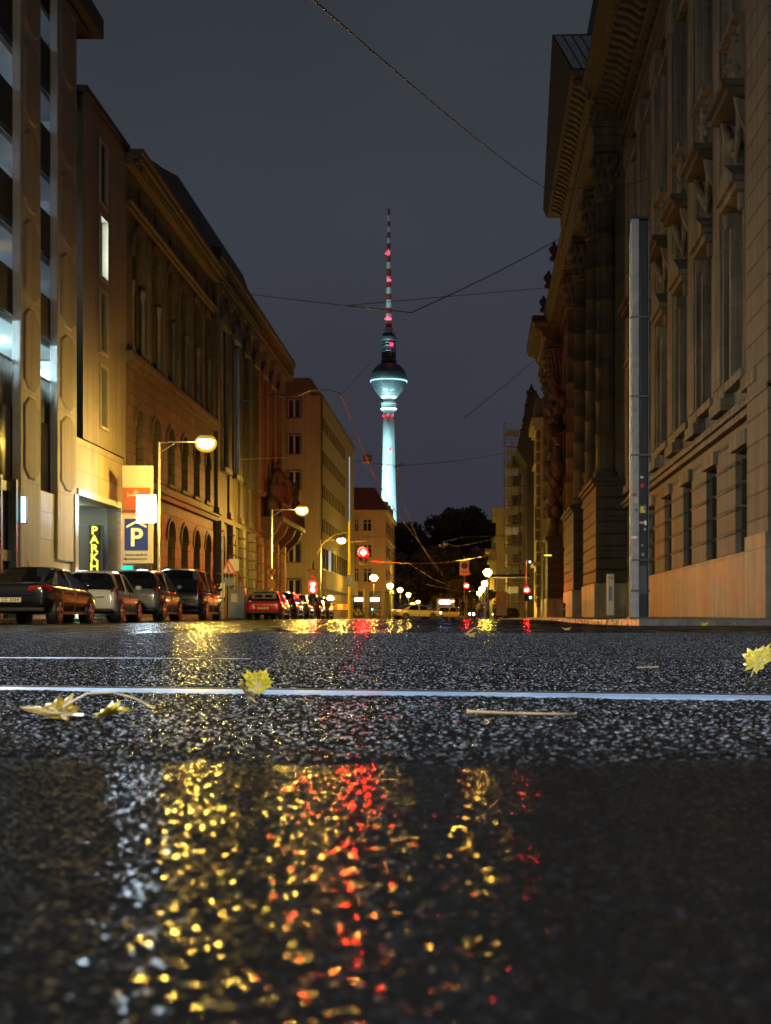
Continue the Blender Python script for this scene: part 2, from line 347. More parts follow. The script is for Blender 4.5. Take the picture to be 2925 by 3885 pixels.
# ---------------------------------------------------------------- ground
ZT = [(-400,0), (5,0), (12,0), (22,-.02), (35,-.03), (42,-.01), (47,.02), (53,.045), (74,.08), (100,.085), (3000,.085)]
def gz(Y): return float(np.interp(Y, [a for a, b in ZT], [b for a, b in ZT]))
def rail_near(X): return 1.71-.229*(X+.556)
def rail_far(X): return 3.06-.0*(X)
def facets(N, L, pos, g, b, layers, masks, dome=False, sparkle_dots=False):
    # wet grains: every small cell is a little mirror with its own tilt
    acc = g.outputs['Normal']
    if dome:      # rounded wet grains, flatter on the smooth near patch
        sy = N.new('ShaderNodeSeparateXYZ'); L.new(pos, sy.inputs[0]); ty = N.new('ShaderNodeMapRange'); ty.inputs[1].default_value = .84; ty.inputs[2].default_value = .88; ty.inputs[3].default_value = .00022; ty.inputs[4].default_value = .0009; L.new(sy.outputs[1], ty.inputs[0])
        v = N.new('ShaderNodeTexVoronoi'); v.inputs['Scale'].default_value = 290; L.new(pos, v.inputs['Vector'])
        p2 = N.new('ShaderNodeMath'); p2.operation = 'POWER'; p2.inputs[1].default_value = 2; L.new(v.outputs['Distance'], p2.inputs[0])
        bp = N.new('ShaderNodeBump'); bp.invert = True; bp.inputs['Strength'].default_value = 1; L.new(ty.outputs[0], bp.inputs['Distance']); L.new(p2.outputs[0], bp.inputs['Height']); acc = bp.outputs[0]
    for sc_, amt in layers:
        v = N.new('ShaderNodeTexVoronoi'); v.inputs['Scale'].default_value = sc_; L.new(pos, v.inputs['Vector'])
        su = N.new('ShaderNodeVectorMath'); su.operation = 'SUBTRACT'; su.inputs[1].default_value = (.5,.5,.5); L.new(v.outputs['Color'], su.inputs[0])
        s1 = N.new('ShaderNodeVectorMath'); s1.operation = 'SCALE'; L.new(su.outputs[0], s1.inputs[0])
        if isinstance(amt, float): s1.inputs['Scale'].default_value = amt
        else: L.new(amt, s1.inputs['Scale'])
        a_ = N.new('ShaderNodeVectorMath'); a_.operation = 'ADD'; L.new(acc, a_.inputs[0]); L.new(s1.outputs[0], a_.inputs[1]); acc = a_.outputs[0]
    nn = N.new('ShaderNodeVectorMath'); nn.operation = 'NORMALIZE'; L.new(acc, nn.inputs[0]); L.new(nn.outputs[0], b.inputs['Normal'])
    # dry-looking matt grains between the wet shiny ones, in grain-sized and in long trodden patches
    def band(kind, sc3, lo, hi, a_, z_):
        mp = N.new('ShaderNodeMapping'); mp.inputs['Scale'].default_value = sc3; L.new(pos, mp.inputs[0])
        if kind == 'v': t_ = N.new('ShaderNodeTexVoronoi'); t_.inputs['Scale'].default_value = 1; sp = N.new('ShaderNodeSeparateColor'); L.new(mp.outputs[0], t_.inputs['Vector']); L.new(t_.outputs['Color'], sp.inputs[0]); o_ = sp.outputs[0]
        else: t_ = N.new('ShaderNodeTexNoise'); t_.inputs['Scale'].default_value = 1; t_.inputs['Detail'].default_value = 2; L.new(mp.outputs[0], t_.inputs['Vector']); o_ = t_.outputs['Fac']
        if kind == 'd':     # round grains: only cells above the threshold, cut to a disc
            t_ = N.new('ShaderNodeTexVoronoi'); t_.inputs['Scale'].default_value = sc3[0]; sp = N.new('ShaderNodeSeparateColor'); L.new(pos, t_.inputs['Vector']); L.new(t_.outputs['Color'], sp.inputs[0])
            r0 = N.new('ShaderNodeMapRange'); r0.inputs[1].default_value = .50; r0.inputs[2].default_value = .36; L.new(t_.outputs['Distance'], r0.inputs[0])
            r1 = N.new('ShaderNodeMapRange'); r1.inputs[1].default_value = lo; r1.inputs[2].default_value = hi; L.new(sp.outputs[0], r1.inputs[0])
            q_ = N.new('ShaderNodeMath'); q_.operation = 'MULTIPLY'; L.new(r0.outputs[0], q_.inputs[0]); L.new(r1.outputs[0], q_.inputs[1]); return q_.outputs[0]
        r_ = N.new('ShaderNodeMapRange'); r_.inputs[1].default_value = lo; r_.inputs[2].default_value = hi; r_.inputs[3].default_value = a_; r_.inputs[4].default_value = z_; L.new(o_, r_.inputs[0]); return r_.outputs[0]
    fac = None
    sy = N.new('ShaderNodeSeparateXYZ'); L.new(pos, sy.inputs[0])
    for *spec, fa, fb in masks:
        o_ = band(*spec)
        if fa:      # only from that distance along the street
            r_ = N.new('ShaderNodeMapRange'); r_.inputs[1].default_value = fa; r_.inputs[2].default_value = fb; L.new(sy.outputs[1], r_.inputs[0])
            r2 = N.new('ShaderNodeMapRange'); r2.inputs[3].default_value = 1; L.new(r_.outputs[0], r2.inputs[0]); L.new(o_, r2.inputs[4]); o_ = r2.outputs[0]
        if fac is None: fac = o_
        else:
            m_ = N.new('ShaderNodeMath'); m_.operation = 'MULTIPLY'; L.new(fac, m_.inputs[0]); L.new(o_, m_.inputs[1]); fac = m_.outputs[0]
    df = N.new('ShaderNodeBsdfDiffuse'); df.inputs[0].default_value = (.012,.011,.010,1)
    if sparkle_dots:     # pale stone dots, sparkle put into their colour, fewer on the near strip
        o1 = band('v', (380,380,380), .84, 1., 0, 1.); r_ = N.new('ShaderNodeMapRange'); r_.inputs[1].default_value = .78; r_.inputs[2].default_value = 1.02; r_.inputs[3].default_value = .03; r_.inputs[4].default_value = 1.; L.new(sy.outputs[1], r_.inputs[0])
        m_ = N.new('ShaderNodeMath'); m_.operation = 'MULTIPLY'; L.new(o1, m_.inputs[0]); L.new(r_.outputs[0], m_.inputs[1]); v_ = N.new('ShaderNodeVectorMath'); v_.operation = 'MULTIPLY_ADD'; L.new(m_.outputs[0], v_.inputs[0]); v_.inputs[1].default_value = (.50,.53,.60); v_.inputs[2].default_value = (.010,.009,.008); L.new(v_.outputs[0], df.inputs[0])
    mx = N.new('ShaderNodeMixShader')
    out = [n_ for n_ in N if n_.type == 'OUTPUT_MATERIAL'][0]; L.new(fac, mx.inputs[0]); L.new(df.outputs[0], mx.inputs[1]); L.new(b.outputs[0], mx.inputs[2]); L.new(mx.outputs[0], out.inputs[0])
def asphalt(name, near):
    m = bpy.data.materials.new(name); m.use_nodes = True; N = m.node_tree.nodes; L = m.node_tree.links
    b = N['Principled BSDF']; g = N.new('ShaderNodeNewGeometry'); pos = g.outputs['Position']
    b.inputs['Base Color'].default_value = (.018,.017,.016,1); b.inputs['Roughness'].default_value = .2; b.inputs['IOR'].default_value = 1.4
    n = N.new('ShaderNodeTexNoise'); n.inputs['Scale'].default_value = 1.1; n.inputs['Detail'].default_value = 5
    mp = N.new('ShaderNodeMapping'); mp.inputs['Scale'].default_value = (.5, .16 if not near else 1, 1); L.new(pos, mp.inputs[0]); L.new(mp.outputs[0], n.inputs['Vector'])
    r = N.new('ShaderNodeMapRange'); r.inputs[1].default_value = .35; r.inputs[2].default_value = .65; r.inputs[3].default_value = .11 if near else .14; r.inputs[4].default_value = .2 if near else .28
    L.new(n.outputs['Fac'], r.inputs[0]); L.new(r.outputs[0], b.inputs['Roughness'])
    n2 = N.new('ShaderNodeTexNoise'); n2.inputs['Scale'].default_value = 260 if near else 45; n2.inputs['Detail'].default_value = 3
    L.new(pos, n2.inputs['Vector'])
    cr = N.new('ShaderNodeMapRange'); cr.inputs[1].default_value = .35; cr.inputs[2].default_value = .7; cr.inputs[3].default_value = .003; cr.inputs[4].default_value = .014
    L.new(n2.outputs['Fac'], cr.inputs[0]); cc = N.new('ShaderNodeCombineXYZ')
    for k in range(3): L.new(cr.outputs[0], cc.inputs[k])
    L.new(cc.outputs[0], b.inputs['Base Color'])
    if near:
        sy = N.new('ShaderNodeSeparateXYZ'); L.new(pos, sy.inputs[0]); ty = N.new('ShaderNodeMapRange'); ty.inputs[1].default_value = .80; ty.inputs[2].default_value = .95; ty.inputs[3].default_value = .19; ty.inputs[4].default_value = .21
        L.new(sy.outputs[1], ty.inputs[0]); facets(N, L, pos, g, b, ((400, ty.outputs[0]),), (('d', (400,400,400), .30, .42, 0., 1., 0, 0), ('v', (150,12,1), .2, .45, .2, 1., 1.3, 2.2), ('v', (60,2.2,1), .3, .5, .25, 1., 3.5, 5)), sparkle_dots=True)
    else:
        facets(N, L, pos, g, b, ((55, .3), (150, .2)), (('v', (30,1.0,1), .42, .62, .08, .75, 0, 0), ('n', (9,.35,1), .36, .5, .45, 1., 0, 0)))
        M[name] = m; return
        v = N.new('ShaderNodeTexVoronoi'); v.inputs['Scale'].default_value = 75; L.new(pos, v.inputs['Vector'])
        bp = N.new('ShaderNodeBump'); bp.inputs['Strength'].default_value = .5; bp.inputs['Distance'].default_value = .004; bp.invert = True
        L.new(v.outputs['Distance'], bp.inputs['Height'])
        n3 = N.new('ShaderNodeTexNoise'); n3.inputs['Scale'].default_value = 2.2; n3.inputs['Detail'].default_value = 3; L.new(pos, n3.inputs['Vector'])
        b3 = N.new('ShaderNodeBump'); b3.inputs['Strength'].default_value = .6; b3.inputs['Distance'].default_value = .012; L.new(n3.outputs['Fac'], b3.inputs['Height']); L.new(bp.outputs[0], b3.inputs['Normal'])
        L.new(b3.outputs[0], b.inputs['Normal'])
    M[name] = m
asphalt('asphalt_near', True); asphalt('asphalt_far', False)

def hash2(ix, iy, s):
    h = (ix.astype(np.int64)*374761393+iy.astype(np.int64)*668265263+s*1274126177) & 0x7fffffff
    h = ((h ^ (h >> 13))*1103515245) & 0x7fffffff
    return ((h ^ (h >> 16)) & 0xffff)/65535.
def worley(x, y, c, s):
    gx, gy = np.floor(x/c), np.floor(y/c); best = np.full(x.shape, 9.); hid = np.zeros(x.shape)
    for dx in (-1,0,1):
        for dy in (-1,0,1):
            ix, iy = gx+dx, gy+dy
            px_, py_ = (ix+.1+.8*hash2(ix, iy, s)), (iy+.1+.8*hash2(ix, iy, s+7))
            rr = .38+.35*hash2(ix, iy, s+3)
            d = np.hypot(x/c-px_, y/c-py_)/rr
            k = d < best; best = np.where(k, d, best); hid = np.where(k, hash2(ix, iy, s+11), hid)
    return best, hid
def vnoise(x, y, c, s):
    gx, gy = np.floor(x/c), np.floor(y/c); fx, fy = x/c-gx, y/c-gy; fx = fx*fx*(3-2*fx); fy = fy*fy*(3-2*fy)
    a, b_, c_, d = hash2(gx, gy, s), hash2(gx+1, gy, s), hash2(gx, gy+1, s), hash2(gx+1, gy+1, s)
    return (a*(1-fx)+b_*fx)*(1-fy)+(c_*(1-fx)+d*fx)*fy
def grid_mesh(name, X, Y, Z, m):
    ny, nx = X.shape; me = bpy.data.meshes.new(name)
    me.vertices.add(nx*ny); co_ = np.stack([X, Y, Z], -1).astype(np.float32).ravel(); me.vertices.foreach_set('co', co_)
    i = np.arange(nx*ny).reshape(ny, nx); q = np.stack([i[:-1,:-1], i[:-1,1:], i[1:,1:], i[1:,:-1]], -1).reshape(-1, 4)
    me.loops.add(q.size); me.loops.foreach_set('vertex_index', q.ravel().astype(np.int32))
    me.polygons.add(len(q)); me.polygons.foreach_set('loop_start', np.arange(0, q.size, 4, dtype=np.int32))
    me.polygons.foreach_set('use_smooth', np.ones(len(q), bool)); me.update(calc_edges=True); me.materials.append(M[m])
    o = bpy.data.objects.new(name, me); C.objects.link(o); return o
A0, B0 = .0005, .00095
ys = [.22]
while ys[-1] < 9.: ys.append(ys[-1]+A0+B0*ys[-1])
ys = np.array(ys); NX = 760
tt = np.linspace(-1, 1, NX)
Yg = np.repeat(ys[:, None], NX, 1); Xg = -.064*Yg+tt[None, :]*(.36*Yg+.05)
Yg = Yg + 0*Xg
d1, h1 = worley(Xg, Yg, .0085, 1); d2, h2 = worley(Xg, Yg, .0042, 5)
stone = np.clip(1-d1**2*.8, 0, 1)*(.45+.75*h1); fine = np.clip(1-d2**2*.8, 0, 1)*h2
seam = .857+.03*np.sin(Xg*7)+.03*(vnoise(Xg, Yg*0, .05, 3)-.5)+.06*(vnoise(Xg, Yg*0, .21, 4)-.5)-.10*np.clip(Xg, 0, 1)
far = 1/(1+np.exp(-(Yg-seam)/.004))
amp = .0003+.0008*far
Zg = stone*amp+fine*(.00006+.00035*far)
Zg += (vnoise(Xg, Yg, .03, 9)-.5)*.0012*(.15+.85*far)+(vnoise(Xg*.7, Yg*1.3, .012, 12)-.5)*.0004*(1-far)+(vnoise(Xg, Yg, .16, 10)-.5)*.0028+(vnoise(Xg, Yg, .7, 14)-.5)*.004*np.clip((Yg-1.8)/2, 0, 1)
ms = np.exp(-((Yg-seam)/.012)**2); Zg = Zg*(1-ms*.85)-ms*.0012                       # tar seam, smooth and a little low
for fn, wd in ((rail_near, .055), (rail_far, .055)):
    dd = Yg-fn(Xg); k = (np.abs(dd-.012) < wd+.012); Zg = np.where(k, -.012, Zg)
d = np.minimum(1, (1-np.abs(tt))*40)[None, :]
Zg = Zg*d-.004*(1-d); Zg[-1] = -.004
Zg[ys > 8.3] -= ((ys[ys > 8.3]-8.3)/.7*.003)[:, None]
o = grid_mesh('wet_road', Xg, Yg, Zg, 'asphalt_near'); tag(o, kind='structure')
xs = np.array([-600,-120,-40,-20,-12.3,-8,-4,0,2.8,6,12,40,120,900.]); yy = np.array([-200,-60,-10,0,5,8,12,17,22,28,35,42,47,53,60,74,85,100,140,200,300,600,1200,2600.])
Xs, Ys = np.meshgrid(xs, yy); Zs = np.vectorize(gz)(Ys)-.0045
o = grid_mesh('road', Xs, Ys, Zs, 'asphalt_far'); tag(o, kind='structure')
# kerbs and pavements
def strip(name, m, xa, xb, za, zb, y0, y1, kerb=True):
    yl = [y0]+[y for y in (26, 30, 35, 42, 47, 53, 74, 100, 140, 200) if y0 < y < y1]+[y1]
    b = MB(); 
    for a, c in zip(yl, yl[1:]):
        b.prism([(xa, a, gz(a)-.2), (xb, a, gz(a)-.2), (xb, a, gz(a)+zb), (xa, a, gz(a)+za)], [(xa, c, gz(c)-.2), (xb, c, gz(c)-.2), (xb, c, gz(c)+zb), (xa, c, gz(c)+za)])
    tag(b.build(name, m), kind='structure')
strip('right_kerb', 'kerb', 2.7, 2.85, .105, .105, 25, 230); strip('right_pavement', 'pavement', 2.853, 30, .1, .32, 25.15, 600)
strip('left_kerb', 'kerb', -12.45, -12.3, .10, .10, 30, 400); strip('left_pavement', 'pavement', -60, -12.453, .13, .098, 30.15, 600)
b = MB(); b.box(2.85, 30, 25, 25.147, -.2, gz(25)+.105); tag(b.build('kerb', 'kerb'), kind='structure')
b = MB(); b.box(-60, -12.45, 30, 30.147, -.2, gz(30)+.10); tag(b.build('kerb', 'kerb'), kind='structure')
# tram rails sunk in the road
mat('rail_steel', (.50,.68,.98), .40, .5, noise=30, amt=.1)
mat('rail_side', (.04,.03,.03), .5, .5)
for fn, lab in ((rail_near, 'polished tram rail crossing the wet road in front, the nearer one'), (rail_far, 'narrow looking tram rail further back across the wet road')):
    root = thing('tram_rail', lab, 'tram rail', (0, fn(0), 0), 0, 'tram rails across the road')
    hd = MB(); pr = [(-.027,-.02), (-.027,-.0014), (-.023,-.0004), (-.013,.0006), (.0,.0012), (.013,.0014), (.023,.0009), (.027,-.0006), (.027,-.02)]
    gd = MB(); X0, X1 = -5., 4.
    dz = -.007 if fn is rail_far else 0
    hd.rings([[(x_, fn(x_)-fn(0)+a, z+(dz*min(1, max(0, x_+.9)) if z > -.01 else 0)) for a, z in pr] for x_ in (X0, -.9, -.5, -.1, X1)])
    gd.prism([(X0, fn(X0)-fn(0)+a, z) for a, z in ((.066,-.02), (.066,.0), (.078,.0), (.078,-.02))], [(X1, fn(X1)-fn(0)+a, z) for a, z in ((.066,-.02), (.066,.0), (.078,.0), (.078,-.02))])
    hd.build('rail_head', 'rail_steel', root, smooth=True); gd.build('guard_lip', 'rail_side', root)

# ---------------------------------------------------------------- left: parking garage
Y0 = 40.; G = thing('garage_building', 'tall concrete parking building with open decks and lit entrance, nearest on the left', 'building', (lx(Y0), Y0, 0), LA)
f = LF(Y0)
b = MB(f); wins = [(58.4, 59.5, z-2.35, z, False) for z in (19.0, 16.05, 13.1, 10.1)]
wall(b, 0, 55.8, 63, 6.93, 20.05, wins, .3); b.quad((0,55.8,19.9), (-14,55.8,19.9), (-14,63,19.9), (0,63,19.9)); b.box(-14, -.01, 62.7, 63, 0, 20.0)
b.build('wall', 'concrete', G)
for k, h in enumerate(wins):
    window(G, f, *h[:4], -.24, glass='lit_pale' if k != 1 else 'lit_green_white', nv=0, nh=1, fr='frame_d') if k == 1 else window(G, f, *h[:4], -.24, nv=0, nh=1, fr='frame_d')
    q = MB(f); ya, yb, za, zb = h[:4]
    q.box(-.02, .07, ya-.12, ya, za-.12, zb+.12); q.box(-.02, .07, yb, yb+.12, za-.12, zb+.12); q.box(-.02, .067, ya, yb, zb, zb+.12); q.box(-.02, .10, ya, yb, za-.12, za)
    q.build('window_surround', 'concrete_light', G, bevel=.01)
box('roof_edge', 'roof_dark', G, -14, .16, 55.8, 63.1, 20.05, 20.3, f)
bb = MB(f); bb.box(-3.2, -1.2, 62.2, 64.4, 20.3, 22.2); bb.build('roof_hut', 'concrete', G)
b = MB(f); wall(b, -.06, 54.95, 62.3, 0, 6.9, [(54.95, 61.8, 0, 4.72, False)], .45); b.box(-.5, -.063, 62.3, 62.9, 0, 6.9); b.build('base_wall', 'clad', G)
fr = MB(f); fr.box(-.12, .06, 54.96, 61.9, 4.72, 4.98); fr.box(-.12, .058, 61.8, 62.0, 0, 4.718); fr.box(-.12, .058, 54.5, 54.95, 0, 4.718); fr.build('entrance_frame', 'galv', G, bevel=.01)
# entrance hall behind the opening
it = MB(f); it.quad((-.5,62.2,0), (-7,62.2,0), (-7,62.2,4.9), (-.5,62.2,4.9)); it.quad((-7,54.9,0), (-7,62.2,0), (-7,62.2,4.9), (-7,54.9,4.9))
it.quad((-.5,54.9,4.73), (-7,54.9,4.73), (-7,62.2,4.73), (-.5,62.2,4.73)); it.quad((-.5,54.9,0), (-7,54.9,0), (-7,54.9,4.9), (-.5,54.9,4.9)); it.build('entrance_hall', 'interior', G)
cl = MB(f); cl.box(-5.5, -1.2, 56.5, 56.8, 4.58, 4.68); cl.box(-5.5, -1.2, 59.5, 59.8, 4.58, 4.68); cl.build('ceiling_light', 'lit_green_white', G)
box('partition', 'grey_metal', G, -2.1, -.45, 60.7, 60.85, .2, 3.95, f); box('partition', 'pole_black', G, -2.4, -2.12, 60.4, 60.9, 0, 4.7, f)
sg = box('letter_panel', 'pole_black', G, -.98, -.55, 60.62, 60.68, .9, 3.95, f)
for i, ch in enumerate('PARKHAUS'):
    text('letter', ch, .46, 'lit_yellow', sg, (-.765, 60.6-Y0, 3.72-.37*i), (R(90),0,0), .01, bold=.012, stretch=(1.1,1,1))
lp = MB(f); lp.box(-.14, .5, 57.2-2.2, 57.3-2.2, .2, 1.9); lp.build('lit_pillar', 'lit_green_white', G)
# piers, decks, parapets
piers = [(47.9, 50.2), (52.3, 54.9), (42.5, 45.0)]
for ya, yb in piers:
    b = MB(f); b.box(-.28, 0, ya, yb, 2.2 if ya > 50 else 0, 22.4)
    if ya > 50: b.prism([(-.28, ya+.9, 0), (0, ya+.9, 0), (0, yb-.35, 0), (-.28, yb-.35, 0)], [(-.28, ya+.35, 1.6), (0, ya+.35, 1.6), (0, yb-.1, 1.6), (-.28, yb-.1, 1.6)])
    b.build('pier', 'concrete_light', G, bevel=.03)
    q = MB(f)
    for z0 in (4.65, 7.6, 10.55, 13.5, 16.45, 19.4):        # long raised panel with pointed ends on each storey
        a, c = ya+.28, yb-.2; m_ = (a+c)/2; z1 = z0+2.85
        pr = [(a, z0+.35), (m_-.35, z0+.05), (m_+.35, z0+.05), (c, z0+.35), (c, z1-.35), (m_+.35, z1-.05), (m_-.35, z1-.05), (a, z1-.35)]
        pi = [(m_+(y-m_)*.9, (z0+z1)/2+(z-(z0+z1)/2)*.94) for y, z in pr]
        q.prism([(-.01, *p) for p in pr], [(.055, *p) for p in pi])
        q.box(.002, .012, ya+.02, yb-.02, z0-.04, z0-.02)
    q.build('pier_panel', 'concrete', G)
b = MB(f); b.box(-1., -.7, 54.9, 55.8, 0, 22.4); b.build('end_wall', 'soot', G)
dk = MB(f)
for z in (6.8, 9.75, 12.7, 15.65, 18.6, 21.5): dk.box(-13, -.45, 38, 54.9, z, z+.2)
dk.box(-13.2, -13, 38, 55.8, 0, 22.4); dk.box(-13, -1.0, 55.5, 55.75, 0, 22.4); dk.build('deck', 'interior', G)
for k in range(4): box('parapet', 'dark_panel', G, -.44, -.26, 38, 54.9, 9.96+2.95*k, 11.42+2.95*k, f)
rl = MB(f)
for i in range(110): rl.box(-.40, -.36, 38.2+i*.15, 38.25+i*.15, 7.0, 8.5)
rl.box(-.42, -.34, 38, 54.9, 8.5, 8.56); rl.build('railing', 'sand_dark', G)
box('deck_screen', 'grey_metal', G, -.9, -.86, 38, 54.9, 7.0, 8.3, f)
for k in range(5):
    q = MB(f)
    for yy_ in (41.5, 46.5, 51): q.box(-9, -2, yy_-.1, yy_+.1, 9.55+2.95*k, 9.65+2.95*k)
    q.build('ceiling_light', 'lit_room' if k == 0 else 'lit_room_dim', G)
box('front_glazing', 'glass', G, -.4, -.3, 38, 54.9, 4.5, 6.95, f)
box('base_cladding', 'clad', G, -.3, -.1, 49.9, 54.7, 0, 4.5, f)
sh = MB(f); sh.box(-.4, -.33, 38, 49.9, 0, 4.5); sh.build('shop_window', 'glass', G)
sh = MB(f); sh.box(-.33, -.2, 38, 49.6, 1.95, 2.3); sh.box(-.33, -.2, 38, 49.6, 4.2, 4.5); sh.build('shop_band', 'sign_white', G)
sh = MB(f)
for y in (44.2, 46.0, 47.6, 49.5): sh.box(-.32, -.02, y-.1, y+.1, 0, 4.6)
sh.build('shop_post', 'pole_black', G)
b = MB(f); b.box(-14, .42, 38, 57.3, 22.6, 23.35); b.box(-14, .1, 38, 56.3, 22.4, 22.597); b.build('roof', 'roof_dark', G)

# lit boxes and parking signs on the garage
def panel_sign(name, label, Y, px0, py0, px1, py1, d, m, cat='sign', group=None):
    x0, _, z1 = P(px0, py0, Y); x1, _, z0 = P(px1, py1, Y)
    t = thing(name, label, cat, ((x0+x1)/2, Y, z0), 0, group); W = (x1-x0)/2; H = z1-z0
    return t, W, H
t, W, H = panel_sign('lit_sign', 'small glowing blank blue-white box sign between dark shop windows, far left', 48, 44, 1885, 97, 1982, .1, 'lit_white')
box('case', 'pole_black', t, -W-.03, W+.03, 0, .16, -.03, H+.03, bevel=.01); box('lit_face', 'lit_cyan', t, -W, W, -.012, -.001, 0, H); box('bracket', 'grey_metal', t, -W-.5, -W-.03, .06, .1, H*.4, H*.46)
t, W, H = panel_sign('lit_sign', 'glowing blank white box sign overlapping the blue parking sign', 58.6, 519, 1880, 590, 1982, .1, 'lit_white')
box('case', 'pole_black', t, -W-.02, W+.02, 0, .16, -.02, H+.02, bevel=.01); box('lit_face', 'lit_white', t, -W, W, -.012, -.001, 0, H); box('bracket', 'grey_metal', t, -W-1.2, -W-.02, .06, .1, H*.4, H*.46)
t, W, H = panel_sign('parking_sign', 'tall pylon with blue parking house sign, orange panel and two white panels', 59.8, 462, 1766, 578, 2138, .2, 'x')
box('case', 'sign_white', t, -W, W, 0, .22, 0, H, bevel=.02)
sw = 2*W/116.
def pz(py): return (2138-py)*59.8/F
def pxx(px): return (px-520)*59.8/F
q = MB(); q.box(pxx(467), pxx(573), -.012, -.001, pz(1808), pz(1778)); q.box(pxx(467), pxx(573), -.012, -.001, pz(1846), pz(1816)); q.build('white_panel', 'sign_white', t)
op = box('orange_panel', 'sign_orange', t, pxx(466), pxx(570), -.012, -.001, pz(1948), pz(1850))
q = MB(); q.box(pxx(482), pxx(524), -.022, -.013, pz(1882), pz(1876)); q.box(pxx(482), pxx(487), -.022, -.013, pz(1888), pz(1870)); q.box(pxx(512), pxx(519), -.022, -.013, pz(1876), pz(1858)); q.box(pxx(504), pxx(528), -.022, -.013, pz(1871), pz(1866)); q.build('emblem', 'sign_white', op)
bp_ = box('blue_panel', 'sign_blue', t, pxx(473), pxx(562), -.012, -.001, pz(2088), pz(1968))
text('letter', 'P', 1.02, 'white_paint', bp_, (pxx(517), -.016, pz(2042)), (R(90),0,0), .003, bold=.022)
q = MB()
q.prism([(pxx(480), -.02, pz(2003)), (pxx(518), -.02, pz(1984)), (pxx(556), -.02, pz(2003)), (pxx(556), -.02, pz(1995)), (pxx(518), -.02, pz(1974)), (pxx(480), -.02, pz(1995))],
        [(pxx(480), -.013, pz(2003)), (pxx(518), -.013, pz(1984)), (pxx(556), -.013, pz(2003)), (pxx(556), -.013, pz(1995)), (pxx(518), -.013, pz(1974)), (pxx(480), -.013, pz(1995))]); q.build('roof_symbol', 'white_paint', bp_)
text('lettering', 'Dorotheenstraße 30', .105, 'ink', t, (pxx(517), -.004, pz(2105)), (R(90),0,0), .003, bold=.003)
q = MB(); q.box(pxx(472), pxx(560), -.012, -.001, pz(2122), pz(2119)); q.poly([(pxx(467), -.008, pz(2120.5)), (pxx(479), -.008, pz(2126)), (pxx(479), -.008, pz(2115))]); q.build('arrow', 'ink', t)
gp = box('green_display', 'lit_greenish', t, pxx(464), pxx(502), -.01, .1, -.26, -.08); box('counter_display', 'ink', t, pxx(508), pxx(574), -.01, .1, -.26, -.08)
box('mounting_post', 'grey_metal', t, -.06, .06, .1, .2, -2.3, -.05)
# ---------------------------------------------------------------- left: ornate sandstone building
Y0 = 63.05; B2 = thing('arcaded_building', 'brown rusticated stone building with round arched windows and dark mansard roof', 'building', (lx(Y0), Y0, 0), LA)
f = LF(Y0); b = MB(f); holes = []
cs = [65.8+3.5*k for k in range(6)]
for c in cs:
    holes += [(c-.95, c+.95, 1.2, 4.9, True), (c-.9, c+.9, 6.7, 9.5, True)]
wall(b, 0, 63.05, 85.6, 0, 11.0, holes, .45); b.build('lower_wall', 'rust_stone', B2)
for h in holes: window(B2, f, *h[:4], -.38, arch=True, fr='frame_d', nv=1, nh=1)
b = MB(f); up = [(c-1.35, c+1.35, 11.75, 17.3, True) for c in cs]
wall(b, -.05, 63.05, 85.6, 11.0, 20.2, up+[(c-.35, c+.35, 18.45, 19.35, False) for c in cs], 1.1); b.build('upper_wall', 'sand_stone', B2)
for c in cs:
    window(B2, f, c-1.34, c+1.34, 11.75, 17.3, -1.06, arch=True, fr='soot', nv=1, nh=1, t=.16)
    window(B2, f, c-.35, c+.35, 18.45, 19.35, -.3, fr='frame_d', nv=0, nh=0)
    q = MB(f)
    for dy in (-1.12, 1.12):
        q.lathe(-.12, c+dy, [(.17,11.75), (.17,12.0), (.11,12.05), (.10,14.5), (.13,14.55), (.17,14.85), (.17,14.95)], 10)
    q.build('colonnette', 'pale_stone', B2, smooth=True)
    q = MB(f); n = 12
    for k in range(n):       # raised archivolt
        a0, a1 = math.pi*k/n, math.pi*(k+1)/n
        pr = [(c-rr*math.cos(a), 17.3-1.35+rr*math.sin(a)) for a, rr in ((a0, 1.37), (a1, 1.37), (a1, 1.62), (a0, 1.62))]
        q.prism([(-.06, *p) for p in pr], [(.07, *p) for p in pr])
    for zz, rr in ((9.5-.9, .9), (4.9-.95, .95)):
        for k in range(n):
            a0, a1 = math.pi*k/n, math.pi*(k+1)/n
            pr = [(c-r_*math.cos(a), zz+r_*math.sin(a)) for a, r_ in ((a0, rr+.02), (a1, rr+.02), (a1, rr+.2), (a0, rr+.2))]
            q.prism([(-.01, *p) for p in pr], [(.06, *p) for p in pr])
    q.build('archivolt', 'sand_stone', B2)
    box('sill', 'sand_stone', B2, -.3, .14, c-1.1, c+1.1, 6.5, 6.69, f, .02)
for k in range(7):
    y = 64.05+3.5*k
    if k: box('pilaster', 'sand_stone', B2, -.2, .1, y-.22, y+.22, 11.72, 17.4, f, .02)
q = MB(f)
for z0, z1, u in ((5.75,6.0,.22), (6.0,6.12,.34), (11.0,11.2,.18), (11.2,11.45,.38), (11.45,11.6,.28), (17.75,17.9,.12), (17.9,18.05,.26), (19.55,19.75,.3), (19.75,20.0,.6), (20.0,20.2,.72)):
    q.box(-.3, u, 63.06, 85.6, z0, z1)
for i in range(58): q.box(0, .48, 63.3+i*.385, 63.48+i*.385, 19.62, 19.748)
q.build('cornice', 'sand_stone', B2, bevel=.02)
q = MB(f); q.prism([(.3,63.2,20.2), (.1,67,20.5), (-12,67,20.5), (-12,63.2,20.2)], [(-.9,74,22.9), (-1.0,83,24.1), (-10,83,24.1), (-10,74,22.9)])
